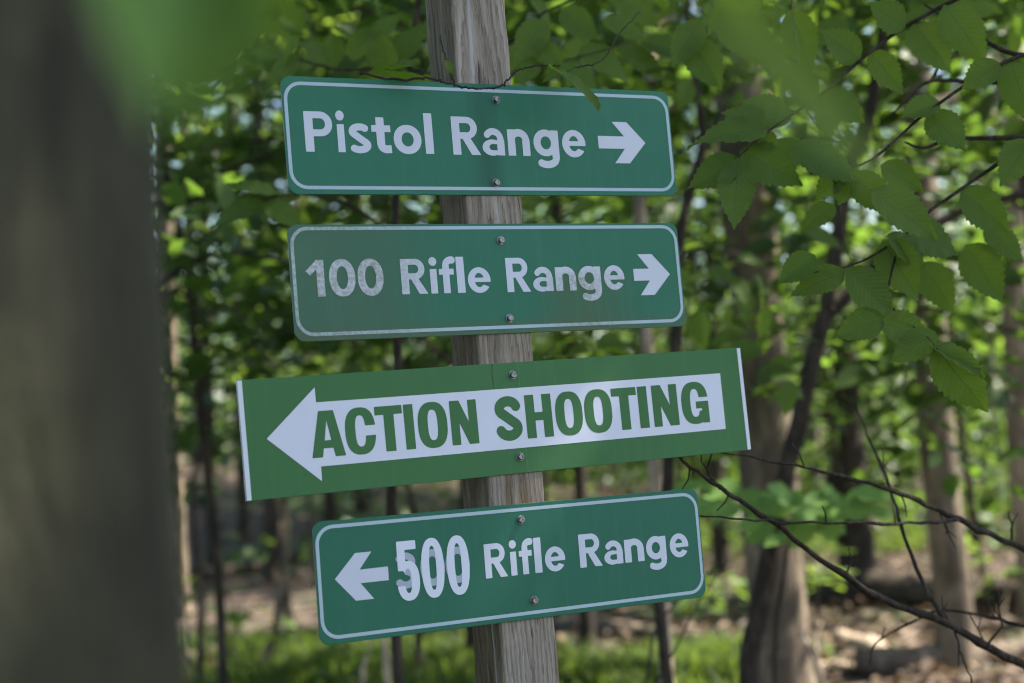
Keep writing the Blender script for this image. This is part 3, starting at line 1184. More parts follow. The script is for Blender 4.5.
def bolt(parent, u, v, seed):
    rs = random.Random(seed)
    g = Geo()
    a0 = rs.uniform(0, 1)
    r, h = 0.0048, 0.0042
    ring = lambda rad, z, n=6: [(u + rad * math.cos(a0 + 2 * math.pi * i / n), v + rad * math.sin(a0 + 2 * math.pi * i / n), z) for i in range(n)]
    vv = ring(r, 0.0012) + ring(r, 0.0012 + h * 0.8) + ring(r * 0.82, 0.0012 + h) + ring(r * 0.45, 0.0012 + h) + ring(r * 0.40, 0.0012 + h * 0.8)
    ff = []
    for k in range(4):
        for i in range(6):
            j = (i + 1) % 6
            ff.append((k * 6 + i, k * 6 + j, (k + 1) * 6 + j, (k + 1) * 6 + i))
    ff.append(tuple(24 + i for i in range(6)))
    g.add(vv, ff)
    head = g.build('bolt', M_BOLT, parent, smooth=False)
    w = Geo()
    n = 20
    ringw = lambda rad, z: [(u + rad * math.cos(2 * math.pi * i / n), v + rad * math.sin(2 * math.pi * i / n), z) for i in range(n)]
    vv = ringw(0.0062, 0.0002) + ringw(0.0062, 0.0010) + ringw(0.0056, 0.0013)
    ff = [(k * n + i, k * n + (i + 1) % n, (k + 1) * n + (i + 1) % n, (k + 1) * n + i) for k in range(2) for i in range(n)]
    ff.append(tuple(2 * n + i for i in range(n)))
    w.add(vv, ff)
    w.build('washer', M_BOLT, head, smooth=False)


def sign_root(name, label, pose):
    T = thing(name, label, 'sign')
    T.matrix_world = plane_matrix(*pose)
    return T


def border(parent, w, h, mat, top=0.0072, bottom=0.0066, side=0.0024, line=0.0046, r=0.024):
    hh, cy = h - top - bottom, (bottom - top) / 2
    o = rrect(w - 2 * side, hh, r, cy=cy)
    i = rrect(w - 2 * side - 2 * line, hh - 2 * line, r - line, cy=cy)
    return filled('border', [o, i[::-1]], 0.0003, mat, parent)


ZL = 0.0003
# 1: top sign
s1 = sign_root('sign', 'topmost green arrow sign on the post, reading Pistol Range, arrow pointing right', (-0.0164, -0.2812, -0.0398))
plate(rrect(0.5988, 0.1564, 0.0135), 0.002, M_S1, M_SHEET, s1)
border(s1, 0.5988, 0.1564, M_BORDER)
word('lettering', [('P', -0.272, -0.2331), ('i', -0.2276, -0.2158), ('s', -0.2104, -0.1796), ('t', -0.1779, -0.1502), ('o', -0.1465, -0.106), ('l', -0.1006, -0.0884)], -0.0219, 0.0538, ZL, M_WHITE, s1)
word('lettering', [('R', -0.0596, -0.0177), ('a', -0.0143, 0.0200), ('n', 0.0255, 0.0601), ('g', 0.0663, 0.1066), ('e', 0.1124, 0.1505)], -0.0224, 0.0532, ZL, M_WHITE, s1)
filled('arrow', [np.array([(0.1722, 0.0088), (0.2165, 0.0088), (0.1977, 0.0300), (0.2225, 0.0300), (0.2521, 0.0), (0.2225, -0.0307), (0.1977, -0.0307), (0.2160, -0.0095), (0.1722, -0.0095)])], ZL, M_WHITE, s1)
bolt(s1, 0.0131, 0.0561, 1)
bolt(s1, 0.0018, -0.0612, 2)
# 2
s2 = sign_root('sign', 'second sign from top, grimy green, reading 100 Rifle Range, arrow pointing right', (-0.0150, -0.0869, -0.0388))
plate(rrect(0.5991, 0.1523, 0.0135), 0.002, M_S2, M_SHEET, s2)
border(s2, 0.5991, 0.1523, M_BORDER_G, 0.0032, 0.0066)
word('lettering', [('1', -0.2791, -0.2540), ('0', -0.2474, -0.2109), ('0', -0.2078, -0.1712)], -0.0184, 0.0479, ZL, M_WHITE_G, s2)
word('lettering', [('R', -0.1459, -0.1084), ('i', -0.1044, -0.0927), ('f', -0.0900, -0.0652), ('l', -0.0640, -0.0524), ('e', -0.0477, -0.0134)], -0.0184, 0.0474, ZL, M_WHITE_G, s2)
word('lettering', [('R', 0.0115, 0.0478), ('a', 0.0523, 0.0840), ('n', 0.0884, 0.1213), ('g', 0.1251, 0.1621), ('e', 0.1674, 0.2011)], -0.0193, 0.0476, ZL, M_WHITE_G, s2)
filled('arrow', [np.array([(0.2173, 0.0095), (0.2440, 0.0095), (0.2264, 0.0307), (0.2506, 0.0307), (0.2792, 0.0008), (0.2499, -0.0289), (0.2262, -0.0289), (0.2440, -0.0078), (0.2173, -0.0078)])], ZL, M_WHITE_G, s2)
bolt(s2, 0.0073, 0.0527, 3)
bolt(s2, 0.0108, -0.0556, 4)
# 3
s3 = sign_root('sign', 'square cornered third sign, ACTION SHOOTING inside a wide white arrow pointing left', (-0.0017, 0.1046, -0.0514))
w3, h3 = 0.7723, 0.1515
plate(np.array([(w3 / 2, h3 / 2), (-w3 / 2, h3 / 2), (-w3 / 2, -h3 / 2), (w3 / 2, -h3 / 2)]), 0.0025, M_S3, M_EDGE_W, s3)
for sx, wd in ((-1, 0.0062), (1, 0.0060)):
    x0 = sx * (w3 / 2 - 0.0006)
    x1 = x0 - sx * wd
    filled('edge_strip', [np.array([(min(x0, x1), -h3 / 2 + 0.0006), (max(x0, x1), -h3 / 2 + 0.0006), (max(x0, x1), h3 / 2 - 0.0006), (min(x0, x1), h3 / 2 - 0.0006)])], ZL, M_EDGE_W, s3)
filled('arrow', [np.array([(-0.3532, -0.0004), (-0.2838, 0.0601), (-0.2838, 0.0408), (0.3450, 0.0400), (0.3446, -0.0419), (-0.2845, -0.0413), (-0.2848, -0.0601)])], ZL, M_PRINT_W, s3)
ZP = 0.0006
word('lettering', [('A', -0.2950, -0.2492), ('C', -0.2476, -0.2056), ('T', -0.2050, -0.1662), ('I', -0.1640, -0.1504), ('O', -0.1448, -0.1020), ('N', -0.0970, -0.0572)], -0.0300, 0.0594, ZP, M_PRINT_G, s3)
word('lettering', [('S', -0.0299, 0.0103), ('H', 0.0168, 0.0578), ('O', 0.0633, 0.1064), ('O', 0.1097, 0.1545), ('T', 0.1553, 0.1965), ('I', 0.1990, 0.2145), ('N', 0.2227, 0.2656), ('G', 0.2720, 0.3185)], -0.0299, 0.0594, ZP, M_PRINT_G, s3)
bolt(s3, 0.0028, 0.0585, 5)
bolt(s3, 0.0021, -0.0537, 6)
# 4
s4 = sign_root('sign', 'lowest green sign on the post, reading 500 Rifle Range, arrow pointing left', (-0.0029, 0.2992, -0.0306))
plate(rrect(0.5869, 0.1553, 0.0135), 0.002, M_S4, M_SHEET, s4)
border(s4, 0.5869, 0.1553, M_BORDER, 0.0052, 0.0062)
filled('arrow', [np.array([(-0.2682, 0.0034), (-0.2385, 0.0338), (-0.2160, 0.0338), (-0.2338, 0.0122), (-0.1945, 0.0126), (-0.1945, -0.0050), (-0.2338, -0.0050), (-0.2166, -0.0265), (-0.2415, -0.0265)])], ZL, M_WHITE, s4)
word('old_numerals', [('3', -0.1845, -0.1540), ('0', -0.1490, -0.1140), ('0', -0.1125, -0.0775)], -0.0180, 0.0462, ZL, M_WHITE_OLD, s4)
word('numerals', [('5', -0.1825, -0.1510), ('z', -0.1475, -0.1151), ('z', -0.1108, -0.0782)], -0.0335, 0.0765, ZP, M_WHITE_NEW, s4)
word('lettering', [('R', -0.0551, -0.0221), ('i', -0.0175, -0.0067), ('f', -0.0034, 0.0189), ('l', 0.0199, 0.0310), ('e', 0.0360, 0.0675)], -0.0172, 0.0455, ZL, M_WHITE, s4)
word('lettering', [('R', 0.0904, 0.1257), ('a', 0.1294, 0.1597), ('n', 0.1630, 0.1947), ('g', 0.1986, 0.2319), ('e', 0.2383, 0.2696)], -0.0171, 0.0455, ZL, M_WHITE, s4)
bolt(s4, 0.0036, 0.0559, 7)
bolt(s4, 0.0145, -0.0534, 8)


# ------------------------------------------------------------------ trees with visible trunks
# close, hugely blurred trunk on the left
fg = thing('tree', 'thick dark tree trunk filling the left edge, so close it is fully blurred', 'tree', (-0.327, 0.80, gzf(-0.327, 0.80) - 0.05))
g = Geo()
pth = [Vector((0.004 * math.sin(k * 1.3) - 0.006 * k * 0.5 + 0.008, 0.003 * math.cos(k), k * 0.45)) for k in range(16)]
g.tube(smooth_path(pth, 60), [0.165 * (1.2 if i < 3 else 1.0) * (1 - 0.0045 * i) for i in range(61)], 56, lump=0.030, seed=5)
g.build('trunk', M_BARK_F, fg)
crown_obj(fg, (-1.2, 0.6, 8.2), 1, (0.85, 0.85, 0.6), 1.0)
crown_obj(fg, (-2.7, 2.0, 2.6), 2, (0.48, 0.55, 0.75), 2.0)  # low crown added out of view to shade the post's left side


def near_leaf(n_rows=22, n_half=4, serr=1.0, curl=0.10, fold=0.16, seed=0):
    """serrated pointed oval leaf, base at the origin, tip along +Y, length 1; returns verts, quads, uv"""
    rs = random.Random(seed)
    v, uv = [], []
    for i in range(n_rows + 1):
        t = i / n_rows
        w = 0.335 * (math.sin(math.pi * min(t / 0.98, 1) ** 0.80) ** 0.85) * (1 - 0.25 * t)
        if t > 0.86:
            w = max(w * 0.95, 0.004)
        if i in (0, n_rows):
            w = 0.006
        for j in range(-n_half, n_half + 1):
            u = j / n_half
            ww = w
            yy = t
            if abs(j) == n_half and 0 < i < n_rows:
                ww = w * (1.05 if i % 2 else 0.93) if serr else w
                yy = t + 0.012 * (1 if i % 2 else -1)
            x = u * ww
            z = fold * abs(x) * 1.4 - curl * t * t * 0.9 + 0.012 * math.sin(9 * t * math.pi + seed) * abs(u) + 0.05 * u * math.sin(seed + 3 * t)
            y = yy + 0.06 * abs(u) * (0.5 - abs(t - 0.5)) * 1.0
            v.append((x, y, z))
            uv.append((0.5 + 0.5 * u, t))
    k = 2 * n_half + 1
    q = [(i * k + j, i * k + j + 1, (i + 1) * k + j + 1, (i + 1) * k + j) for i in range(n_rows) for j in range(2 * n_half)]
    return np.array(v), np.array(q), np.array(uv)


NEAR_VARS = [near_leaf(curl=c, fold=f, seed=s) for s, (c, f) in enumerate([(0.05, 0.12), (0.14, 0.2), (0.22, 0.10), (0.0, 0.24), (0.30, 0.16)])]


class LeafSet:
    """individually placed large leaves gathered into one foliage mesh"""

    def __init__(self):
        self.V, self.Q, self.UV, self.n = [], [], [], 0

    def put(self, base, tip, facing, var, width=1.0):
        v, q, uv = NEAR_VARS[var % len(NEAR_VARS)]
        y = tip - base
        L = y.length
        y = y / L
        z = (facing - y * facing.dot(y)).normalized()
        x = y.cross(z)
        M = np.array([tuple(x * width), tuple(y), tuple(z)])
        self.V.append((v * L) @ M + np.array(base))
        self.Q.append(q + self.n)
        self.UV.append(uv)
        self.n += len(v)

    def build(self, mat, parent, name='foliage', origin=Vector((0, 0, 0))):
        return np_mesh(name, np.concatenate(self.V) - np.array(origin), np.concatenate(self.Q), mat, parent, True, np.concatenate(self.UV))


def blurred_branch(parent, origin, stem_pts, leaves, mat, width=1.0):
    g = Geo()
    g.tube(smooth_path([p - origin for p in stem_pts], 14), [0.004 * (1 - 0.7 * i / 14) for i in range(15)], 6)
    g.build('branch', M_TWIG, parent)
    ls = LeafSet()
    rs = random.Random(4)
    for base, tip, var in leaves:
        fac = (CAM - base).normalized() * 0.7 + Vector((rs.uniform(-0.4, 0.4), rs.uniform(-0.4, 0.4), 0.8))
        ls.put(base, tip, fac, var, width)
    ls.build(mat, parent, origin=origin)


# leaves of that tree hanging right in front of the lens, top left
o = fg.location.copy()
st = [Vector((-0.235, 0.70, 2.02)), at(140, -300, 0.36), at(200, -230, 0.35), at(290, -250, 0.35)]
blurred_branch(fg, o, st, [(at(150, -200, 0.34), at(150, 130, 0.33), 0), (at(200, -210, 0.34), at(195, 150, 0.34), 1), (at(255, -220, 0.34), at(262, 60, 0.34), 2), (at(225, -210, 0.35), at(235, 95, 0.35), 3)], M_LEAF_LENS, 0.55)

# sapling just right of the camera whose leaves streak over the top right
o = Vector((0.62, 0.35, gzf(0.62, 0.35) - 0.05))
ns = thing('sapling', 'out-of-focus sapling leaves drooping in front of the lens at top right', 'sapling', o)
g = Geo()
g.tube(smooth_path([Vector((0, 0, 0)), Vector((0.02, 0.02, 0.9)), Vector((-0.03, 0.05, 1.7)), Vector((-0.02, 0.08, 2.4))], 20), [0.014 * (1 - 0.6 * i / 20) for i in range(21)], 8)
g.build('stem', M_TWIG, ns)
st = [o + Vector((-0.02, 0.06, 2.0)), at(1100, -260, 0.56), at(850, -150, 0.58), at(650, -130, 0.6)]
blurred_branch(ns, o, st, [(at(700, 0, 0.42), at(905, 200, 0.46), 0), (at(640, -210, 0.36), at(650, 20, 0.36), 1), (at(700, -200, 0.36), at(745, 35, 0.37), 2), (at(590, -200, 0.37), at(580, -10, 0.37), 0)], M_LEAF_THIN, 0.50)

# trunks named by what they look like and stand beside
trunk_tree('broad grey tree trunk standing behind the right ends of the signs', [(737, 40), (752, 250), (766, 450), (780, 640)], 7.6, 56, M_BARK, 11, lump=0.07)
trunk_tree('straight trunk with sunlit patches near right edge, behind the bare branches', [(908, 0), (919, 150), (934, 400), (949, 560), (956, 662)], 8.8, 36, M_BARK, 11, shade_crowns=((6.9, 3.2, 10.6, 0.9),))  # unseen crown added far from the trunk as a sun block
trunk_tree('pale brown trunk cut off by the right edge of the picture', [(1006, 0), (1012, 160), (1022, 400), (1034, 560)], 10.5, 34, M_BARK_P, 11, shade_crowns=((4.9, 4.2, 8.2, 1.05), (4.8, 0.9, 8.4, 0.9), (5.4, 3.0, 9.9, 0.85)))  # unseen crowns added to keep sun off signs, near leaves and foreground trunk
trunk_tree('slim pale sunlit trunk glimpsed above and below the right half of topmost sign', [(651, 60), (640, 210), (652, 420)], 6.1, 14, M_DEAD, 8, cs=0.5, lump=0.04)
trunk_tree('brownish trunk half hidden by the blurred left edge trunk', [(160, 60), (163, 220), (170, 420), (176, 560)], 14, 22, M_BARK, 11)
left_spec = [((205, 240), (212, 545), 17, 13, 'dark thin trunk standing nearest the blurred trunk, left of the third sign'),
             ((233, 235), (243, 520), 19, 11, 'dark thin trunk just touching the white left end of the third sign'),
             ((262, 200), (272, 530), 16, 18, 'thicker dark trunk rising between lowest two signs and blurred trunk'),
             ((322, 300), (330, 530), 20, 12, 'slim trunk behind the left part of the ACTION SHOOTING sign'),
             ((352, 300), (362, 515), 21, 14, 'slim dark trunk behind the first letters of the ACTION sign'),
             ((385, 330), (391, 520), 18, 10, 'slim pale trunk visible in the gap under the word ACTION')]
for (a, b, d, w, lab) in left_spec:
    ex = {17: ((1.6, 18.5, 7.0, 0.9),), 19: ((-0.5, 21.5, 7.5, 0.9),), 20: ((2.5, 22.5, 7.5, 1.0),), 21: ((-2.0, 23.5, 8.0, 0.9),)}.get(d, ())  # crowns added towards the sun to keep the left bank dark
    trunk_tree(lab, [(a[0] - 6, 60), a, b], d, w, M_BARK_P if 'pale' in lab else M_BARK_D, 9, cs=0.8, shade_crowns=ex)
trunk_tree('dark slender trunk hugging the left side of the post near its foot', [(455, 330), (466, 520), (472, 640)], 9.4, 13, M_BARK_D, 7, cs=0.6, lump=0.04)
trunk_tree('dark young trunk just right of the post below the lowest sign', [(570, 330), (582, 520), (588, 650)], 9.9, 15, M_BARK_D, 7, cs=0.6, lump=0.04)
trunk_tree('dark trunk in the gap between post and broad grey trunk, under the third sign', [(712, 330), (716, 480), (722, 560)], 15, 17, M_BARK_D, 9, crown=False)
trunk_tree('short dark broken trunk behind the leafy twig right of the lowest sign', [(857, 500), (861, 575)], 13, 30, M_BARK_D, 2.0, crown=False, name='tree_stump', cat='tree stump', taper=0.2)
trunk_tree('distant brown trunk between the broad grey trunk and sunlit straight trunk', [(800, 60), (806, 300), (815, 480)], 21, 15, M_BARK, 10, cs=0.62)
trunk_tree('faint far trunk left of the straight sunlit trunk near right side', [(868, 330), (874, 470)], 24, 12, M_BARK, 10, cs=0.62)
trunk_tree('faint far trunk standing between the two right-hand trunks', [(983, 200), (990, 450)], 23, 13, M_BARK, 10, cs=0.62)

# thin dark stem beyond the right ends of the top two signs
d = 4.2
base = at(668, 560, d)
T = thing('sapling', 'thin dark bare stem rising beyond the right ends of the upper signs', 'sapling', (base.x, base.y, gzf(base.x, base.y) - 0.05))
P = [Vector((base.x + 0.05, base.y, T.location.z))] + [at(x, y, d) for x, y in [(660, 620), (668, 480), (676, 330), (680, 240), (685, 211), (698, 165), (703, 140), (700, 110), (696, 84), (688, 30), (684, -60)]]
g = Geo()
g.tube(smooth_path([p - T.location for p in P], 40), [0.017 * (1 - 0.55 * i / 40) for i in range(41)], 9, lump=0.08)
g.build('stem', M_TWIG, T)
for a, b, c in (((676, 330), (650, 300), (610, 320)), ((703, 140), (730, 100), (745, 40)), ((670, 450), (650, 420), (640, 350))):
    g = Geo()
    g.tube(smooth_path([at(*a, d) - T.location, at(*b, d + 0.1) - T.location, at(*c, d + 0.2) - T.location], 10), [0.006 * (1 - 0.7 * i / 10) for i in range(11)], 6)
    g.build('branch', M_TWIG, T)
LS = LeafSet()
rs7 = random.Random(31)
for k in range(62):
    px, py = rs7.uniform(655, 800), rs7.triangular(190, 480, 300)
    dd = rs7.uniform(3.7, 5.0)
    if rs7.random() < 0.35:
        px, py = rs7.uniform(540, 610), rs7.uniform(195, 240) if rs7.random() < 0.5 else rs7.uniform(330, 360)
    an = rs7.uniform(0, 6.28)
    B = at(px, py, dd)
    Tp = B + (_rt * math.cos(an) + _up * (0.4 * math.sin(an) - 0.4) + _fw * rs7.uniform(-0.5, 0.5)).normalized() * rs7.uniform(0.07, 0.12)
    LS.put(B, Tp, Vector((rs7.uniform(-0.5, 0.5), rs7.uniform(-0.9, 0.0), 0.8)), k)
LS.build(M_LEAF_NEAR, T, origin=T.location)

# slim dark forked tree in front of the broad trunk
d = 5.2
b0 = at(746, 700, d)
foot = Vector((b0.x - 0.03, b0.y, gzf(b0.x, b0.y) - 0.08))
T = thing('tree', 'slim dark forked tree leaning in front of the broad grey trunk', 'tree', foot)


def wp(L, dd):
    return [at(x, y, dd) - T.location for x, y in L]


g = Geo()
main = [Vector((0, 0, 0))] + wp([(748, 683), (760, 610), (772, 545), (784, 480), (800, 420), (815, 352), (829, 305)], d)
g.tube(smooth_path(main, 44), [0.037 * (1 - 0.30 * i / 44) for i in range(45)], 12, lump=0.09, seed=2)
g.build('trunk', M_TWIG, T)
g = Geo()
A = wp([(828, 310), (834, 262), (840, 225), (845, 195), (855, 150), (871, 109), (876, 70), (886, 20), (895, -50)], d)
g.tube(smooth_path(A, 34), [0.026 * (1 - 0.3 * i / 34) for i in range(35)], 10, lump=0.07, seed=3)
g.build('limb', M_TWIG, T)
g = Geo()
B = wp([(826, 318), (848, 296), (875, 268), (898, 248), (926, 231), (955, 214), (1000, 200), (1050, 190)], d)
g.tube(smooth_path(B, 30), [0.022 * (1 - 0.3 * i / 30) for i in range(31)], 10, lump=0.07, seed=4)
g.build('limb', M_TWIG, T)
rngT = np.random.default_rng(77)
cs = [at(x, y, d + dz) - T.location for x, y, dz in [(900, -60, 0.3), (980, -20, -0.3), (830, -40, 0.2), (1060, 120, 0.3), (880, 20, 0.8), (960, 60, 0.9), (1010, 40, 0.2), (780, 10, 1.0), (700, -30, 0.4), (740, 50, 1.2), (850, -20, 1.0), (920, 10, 0.2), (990, 90, 1.1), (960, -40, 0.9), (660, 20, 1.0), (620, -20, 0.6), (895, 345, 0.3), (950, 270, 0.4), (1000, 330, 0.5), (905, 420, 0.6), (860, 210, 0.7)]]
v, q = spray_leaves(np.array([tuple(c) for c in cs]), 0.42, 0.25, 55, 0.115, rngT)
np_mesh('crown', v, q, M_LEAF, T)

# ------------------------------------------------------------------ leafy branch nearly in focus at the right
d0 = 2.6
b0 = at(1120, 300, 2.35)
T = thing('sapling', 'sapling reaching in from the right with sharp serrated green leaves beside the signs', 'sapling', (b0.x, b0.y, gzf(b0.x, b0.y) - 0.05))
O = T.location
g = Geo()
g.tube(smooth_path([Vector((0, 0, 0)), Vector((0.02, 0.02, 0.7)), Vector((0, 0.0, 1.5)), Vector((-0.03, 0.02, 2.4)), Vector((0.0, 0.05, 3.2))], 24), [0.02 * (1 - 0.6 * i / 24) for i in range(25)], 9, lump=0.05)
g.build('stem', M_TWIG, T)


def nd(z):
    return 2.16 + (z - 2.4) * 0.85


def twig(L, r, dd=None, n=24, geo=None, f=lambda z: z):
    pts = [at(x, y, f(z)) - O for x, y, z in L]
    g = Geo()
    g.tube(smooth_path(pts, n), [r * (1 - 0.75 * i / n) for i in range(n + 1)], 6)
    g.build('branch', M_TWIG, T)


twig([(1118, -60, 2.6), (1000, -20, 2.7), (900, 30, 2.75), (820, 95, 2.7), (770, 130, 2.6), (735, 160, 2.55)], 0.0045, f=nd)
twig([(1118, 30, 2.6), (1010, 60, 2.6), (930, 110, 2.62), (860, 165, 2.6), (800, 150, 2.6)], 0.004, f=nd)
twig([(1118, 120, 2.6), (1040, 140, 2.7), (960, 190, 2.7), (905, 235, 2.65), (885, 300, 2.6), (872, 325, 2.6)], 0.004, f=nd)
twig([(885, 300, 2.6), (905, 320, 2.58), (925, 335, 2.55), (938, 350, 2.5)], 0.0018, f=nd)
twig([(905, 235, 2.65), (860, 262, 2.62), (815, 272, 2.6), (790, 268, 2.6)], 0.0022, f=nd)
twig([(1118, 130, 3.0), (1024, 137, 3.0), (952, 139, 3.0), (924, 148, 3.0), (905, 142, 3.0)], 0.006, f=nd)
twig([(1118, 100, 3.1), (1040, 84, 3.1), (980, 83, 3.1), (931, 81, 3.1), (908, 100, 3.1), (889, 116, 3.1)], 0.006, f=nd)
twig([(931, 81, 3.1), (945, 60, 3.1), (975, 50, 3.15)], 0.003, f=nd)
twig([(1100, 20, 2.9), (1024, 55, 2.9), (960, 25, 2.9), (925, 5, 2.9)], 0.006, f=nd)
LS = LeafSet()
rsL = random.Random(12)
UPC = (_up * 0.75 - _fw * 0.65).normalized()
near = [  # base px, tip px, depth, how much it faces the camera, variant
    ((738, 158), (734, 229), 2.55, 0.95, 0), ((742, 162), (686, 186), 2.56, 0.5, 1), ((768, 128), (690, 134), 2.58, 0.25, 2),
    ((740, 150), (803, 184), 2.58, 0.85, 1), ((792, 145), (862, 182), 2.6, 0.55, 0), ((760, 136), (779, 150), 2.6, 0.6, 3),
    ((852, 172), (892, 214), 2.6, 0.9, 4), ((856, 168), (838, 205), 2.62, 0.6, 0), ((870, 190), (940, 236), 2.58, 0.5, 1),
    ((815, 255), (779, 284), 2.6, 0.7, 3), ((845, 272), (788, 292), 2.6, 0.5, 2), ((848, 268), (895, 318), 2.6, 0.75, 0),
    ((884, 318), (834, 336), 2.6, 0.6, 1), ((880, 322), (931, 338), 2.58, 0.6, 3), ((936, 332), (890, 362), 2.56, 0.75, 0),
    ((934, 346), (990, 414), 2.5, 0.95, 2), ((930, 344), (986, 372), 2.52, 0.2, 1), ((882, 240), (918, 297), 2.62, 0.7, 4),
    ((886, 236), (930, 262), 2.64, 0.35, 2), ((905, 225), (960, 255), 2.68, 0.6, 0), ((960, 190), (1012, 232), 2.7, 0.7, 1),
    ((790, 120), (742, 100), 2.66, 0.4, 0), ((815, 98), (780, 60), 2.7, 0.5, 1), ((822, 94), (865, 118), 2.7, 0.6, 2),
    ((860, 60), (820, 30), 2.74, 0.6, 3), ((870, 52), (905, 92), 2.74, 0.7, 4), ((905, 28), (870, 2), 2.74, 0.5, 0),
    ((915, 24), (950, 70), 2.74, 0.8, 1), ((945, 5), (985, 60), 2.7, 0.75, 2), ((940, 102), (900, 118), 2.62, 0.5, 3),
    ((930, 112), (965, 150), 2.62, 0.7, 0), ((1000, 64), (960, 88), 2.6, 0.5, 1), ((1010, 60), (1030, 120), 2.6, 0.8, 2),
    ((770, 128), (720, 112), 2.62, 0.4, 3), ((850, 165), (812, 196), 2.62, 0.5, 4), ((1030, 140), (1000, 185), 2.7, 0.7, 0),
    ((905, 238), (890, 275), 2.66, 0.6, 1), ((700, 20), (672, 66), 2.9, 0.6, 0), ((720, 10), (762, 62), 2.95, 0.7, 1),
    ((760, -10), (705, 30), 2.95, 0.5, 2), ((790, 10), (812, 72), 2.9, 0.8, 4), ((690, 40), (722, 90), 2.9, 0.6, 3),
    ((800, 140), (765, 178), 2.75, 0.5, 2), ((835, 205), (800, 232), 2.75, 0.5, 3), ((880, 165), (925, 190), 2.75, 0.6, 1),
    ((965, 245), (1005, 300), 2.9, 0.6, 4), ((920, 262), (955, 310), 2.9, 0.6, 2), ((985, 225), (1024, 262), 2.9, 0.6, 0),
]
for (b, t, dd, fc, var) in near:
    dd = nd(dd)
    B = at(b[0], b[1], dd + rsL.uniform(-0.02, 0.02))
    L = math.hypot(t[0] - b[0], t[1] - b[1]) * dd / FPX
    Tp = at(t[0], t[1], dd - L * 0.35 * rsL.uniform(0.0, 1.0))
    fc = 0.35 + 0.65 * fc
    fac = (CAM - B).normalized() * fc + Vector((rsL.uniform(-0.25, 0.25), rsL.uniform(-0.2, 0.2), 1.0)) * (1.05 - fc)
    LS.put(B, Tp, fac, var, rsL.uniform(0.9, 1.12) * (0.95 if L > 0.08 else 1.1))
# more leaves of the same branch, higher and further back
for k in range(170):
    px, py = rsL.uniform(650, 1100), rsL.triangular(-170, 130, -10)
    if 850 < px < 910 and py > 10:
        continue
    dd = rsL.uniform(3.0, 4.8)
    an = rsL.uniform(0, 6.28)
    ln = rsL.uniform(0.07, 0.115)
    B = at(px, py, dd)
    Tp = B + (_rt * math.cos(an) + _up * (0.5 * math.sin(an) - 0.5) + _fw * rsL.uniform(-0.5, 0.5)).normalized() * ln
    LS.put(B, Tp, Vector((rsL.uniform(-0.5, 0.5), rsL.uniform(-0.7, 0.1), 0.9)), k)
LS.build(M_LEAF_NEAR, T, origin=O)

# leaves left of the upper signs, on a low branch behind them
d0 = 3.2
b0 = at(395, 560, 3.5)
T = thing('sapling', 'leafy sapling mostly hidden behind the signs, its leaves showing beside and above them', 'sapling', (b0.x, b0.y, gzf(b0.x, b0.y) - 0.05))
O = T.location
g = Geo()
g.tube(smooth_path([Vector((0, 0, 0)), at(392, 560, 3.5) - O, at(400, 430, 3.5) - O, at(395, 280, 3.5) - O, at(400, 140, 3.5) - O, at(420, -20, 3.5) - O, at(430, -200, 3.5) - O], 30), [0.013 * (1 - 0.6 * i / 30) for i in range(31)], 8, lump=0.06)
g.build('stem', M_TWIG, T)
twig([(398, 240, 3.5), (350, 205, 3.3), (300, 195, 3.15), (262, 200, 3.1)], 0.004)
twig([(410, 60, 3.5), (350, 70, 3.2), (300, 60, 3.2), (240, 40, 3.3)], 0.004)
twig([(412, 40, 3.5), (500, 45, 3.2), (545, 12, 3.1), (610, -15, 3.2)], 0.005)
twig([(411, 70, 3.5), (480, 80, 3.2), (560, 62, 3.0), (640, 40, 3.2)], 0.004)
LS = LeafSet()
left = [((280, 195), (226, 182), 3.1, 0.35, 0), ((265, 205), (208, 222), 3.1, 0.5, 1), ((262, 203), (305, 222), 3.1, 0.6, 2), ((300, 196), (262, 212), 3.15, 0.5, 3),
        ((300, 190), (350, 180), 3.2, 0.4, 1), ((420, 62), (358, 72), 2.9, 0.15, 2), ((380, 72), (430, 82), 2.95, 0.2, 0), ((330, 62), (300, 40), 3.2, 0.6, 1),
        ((350, 60), (375, 25), 3.3, 0.6, 3), ((300, 58), (262, 82), 3.2, 0.6, 2), ((370, 40), (402, 12), 3.3, 0.7, 0), ((540, 60), (512, 84), 3.0, 0.7, 1), ((560, 62), (600, 92), 2.95, 0.4, 2),
        ((545, 20), (515, 62), 3.0, 0.8, 0), ((560, 10), (598, 40), 3.1, 0.7, 3), ((580, 50), (632, 72), 3.1, 0.5, 4), ((600, 20), (650, 38), 3.1, 0.6, 1), ((610, -5), (660, 20), 3.2, 0.6, 2),
        ((620, 45), (668, 82), 3.2, 0.6, 0), ((575, -10), (540, -30), 3.2, 0.6, 0), ((240, 42), (205, 70), 3.3, 0.6, 1), ((250, 40), (232, 5), 3.3, 0.6, 2), ((400, 60), (420, 20), 3.3, 0.6, 4),
        ((640, 40), (690, 60), 3.2, 0.5, 3), ((530, 40), (565, 66), 3.0, 0.8, 2), ((520, 45), (498, 80), 3.1, 0.8, 3)]
for (b, t, dd, fc, var) in left:
    B = at(b[0], b[1], dd)
    L = math.hypot(t[0] - b[0], t[1] - b[1]) * dd / FPX
    Tp = at(t[0], t[1], dd - L * 0.3 * rsL.uniform(0.0, 1.0))
    fac = (CAM - B).normalized() * fc + Vector((rsL.uniform(-0.25, 0.25), rsL.uniform(-0.2, 0.2), 1.0)) * (1.05 - fc)
    LS.put(B, Tp, fac, var, rsL.uniform(0.85, 1.05))
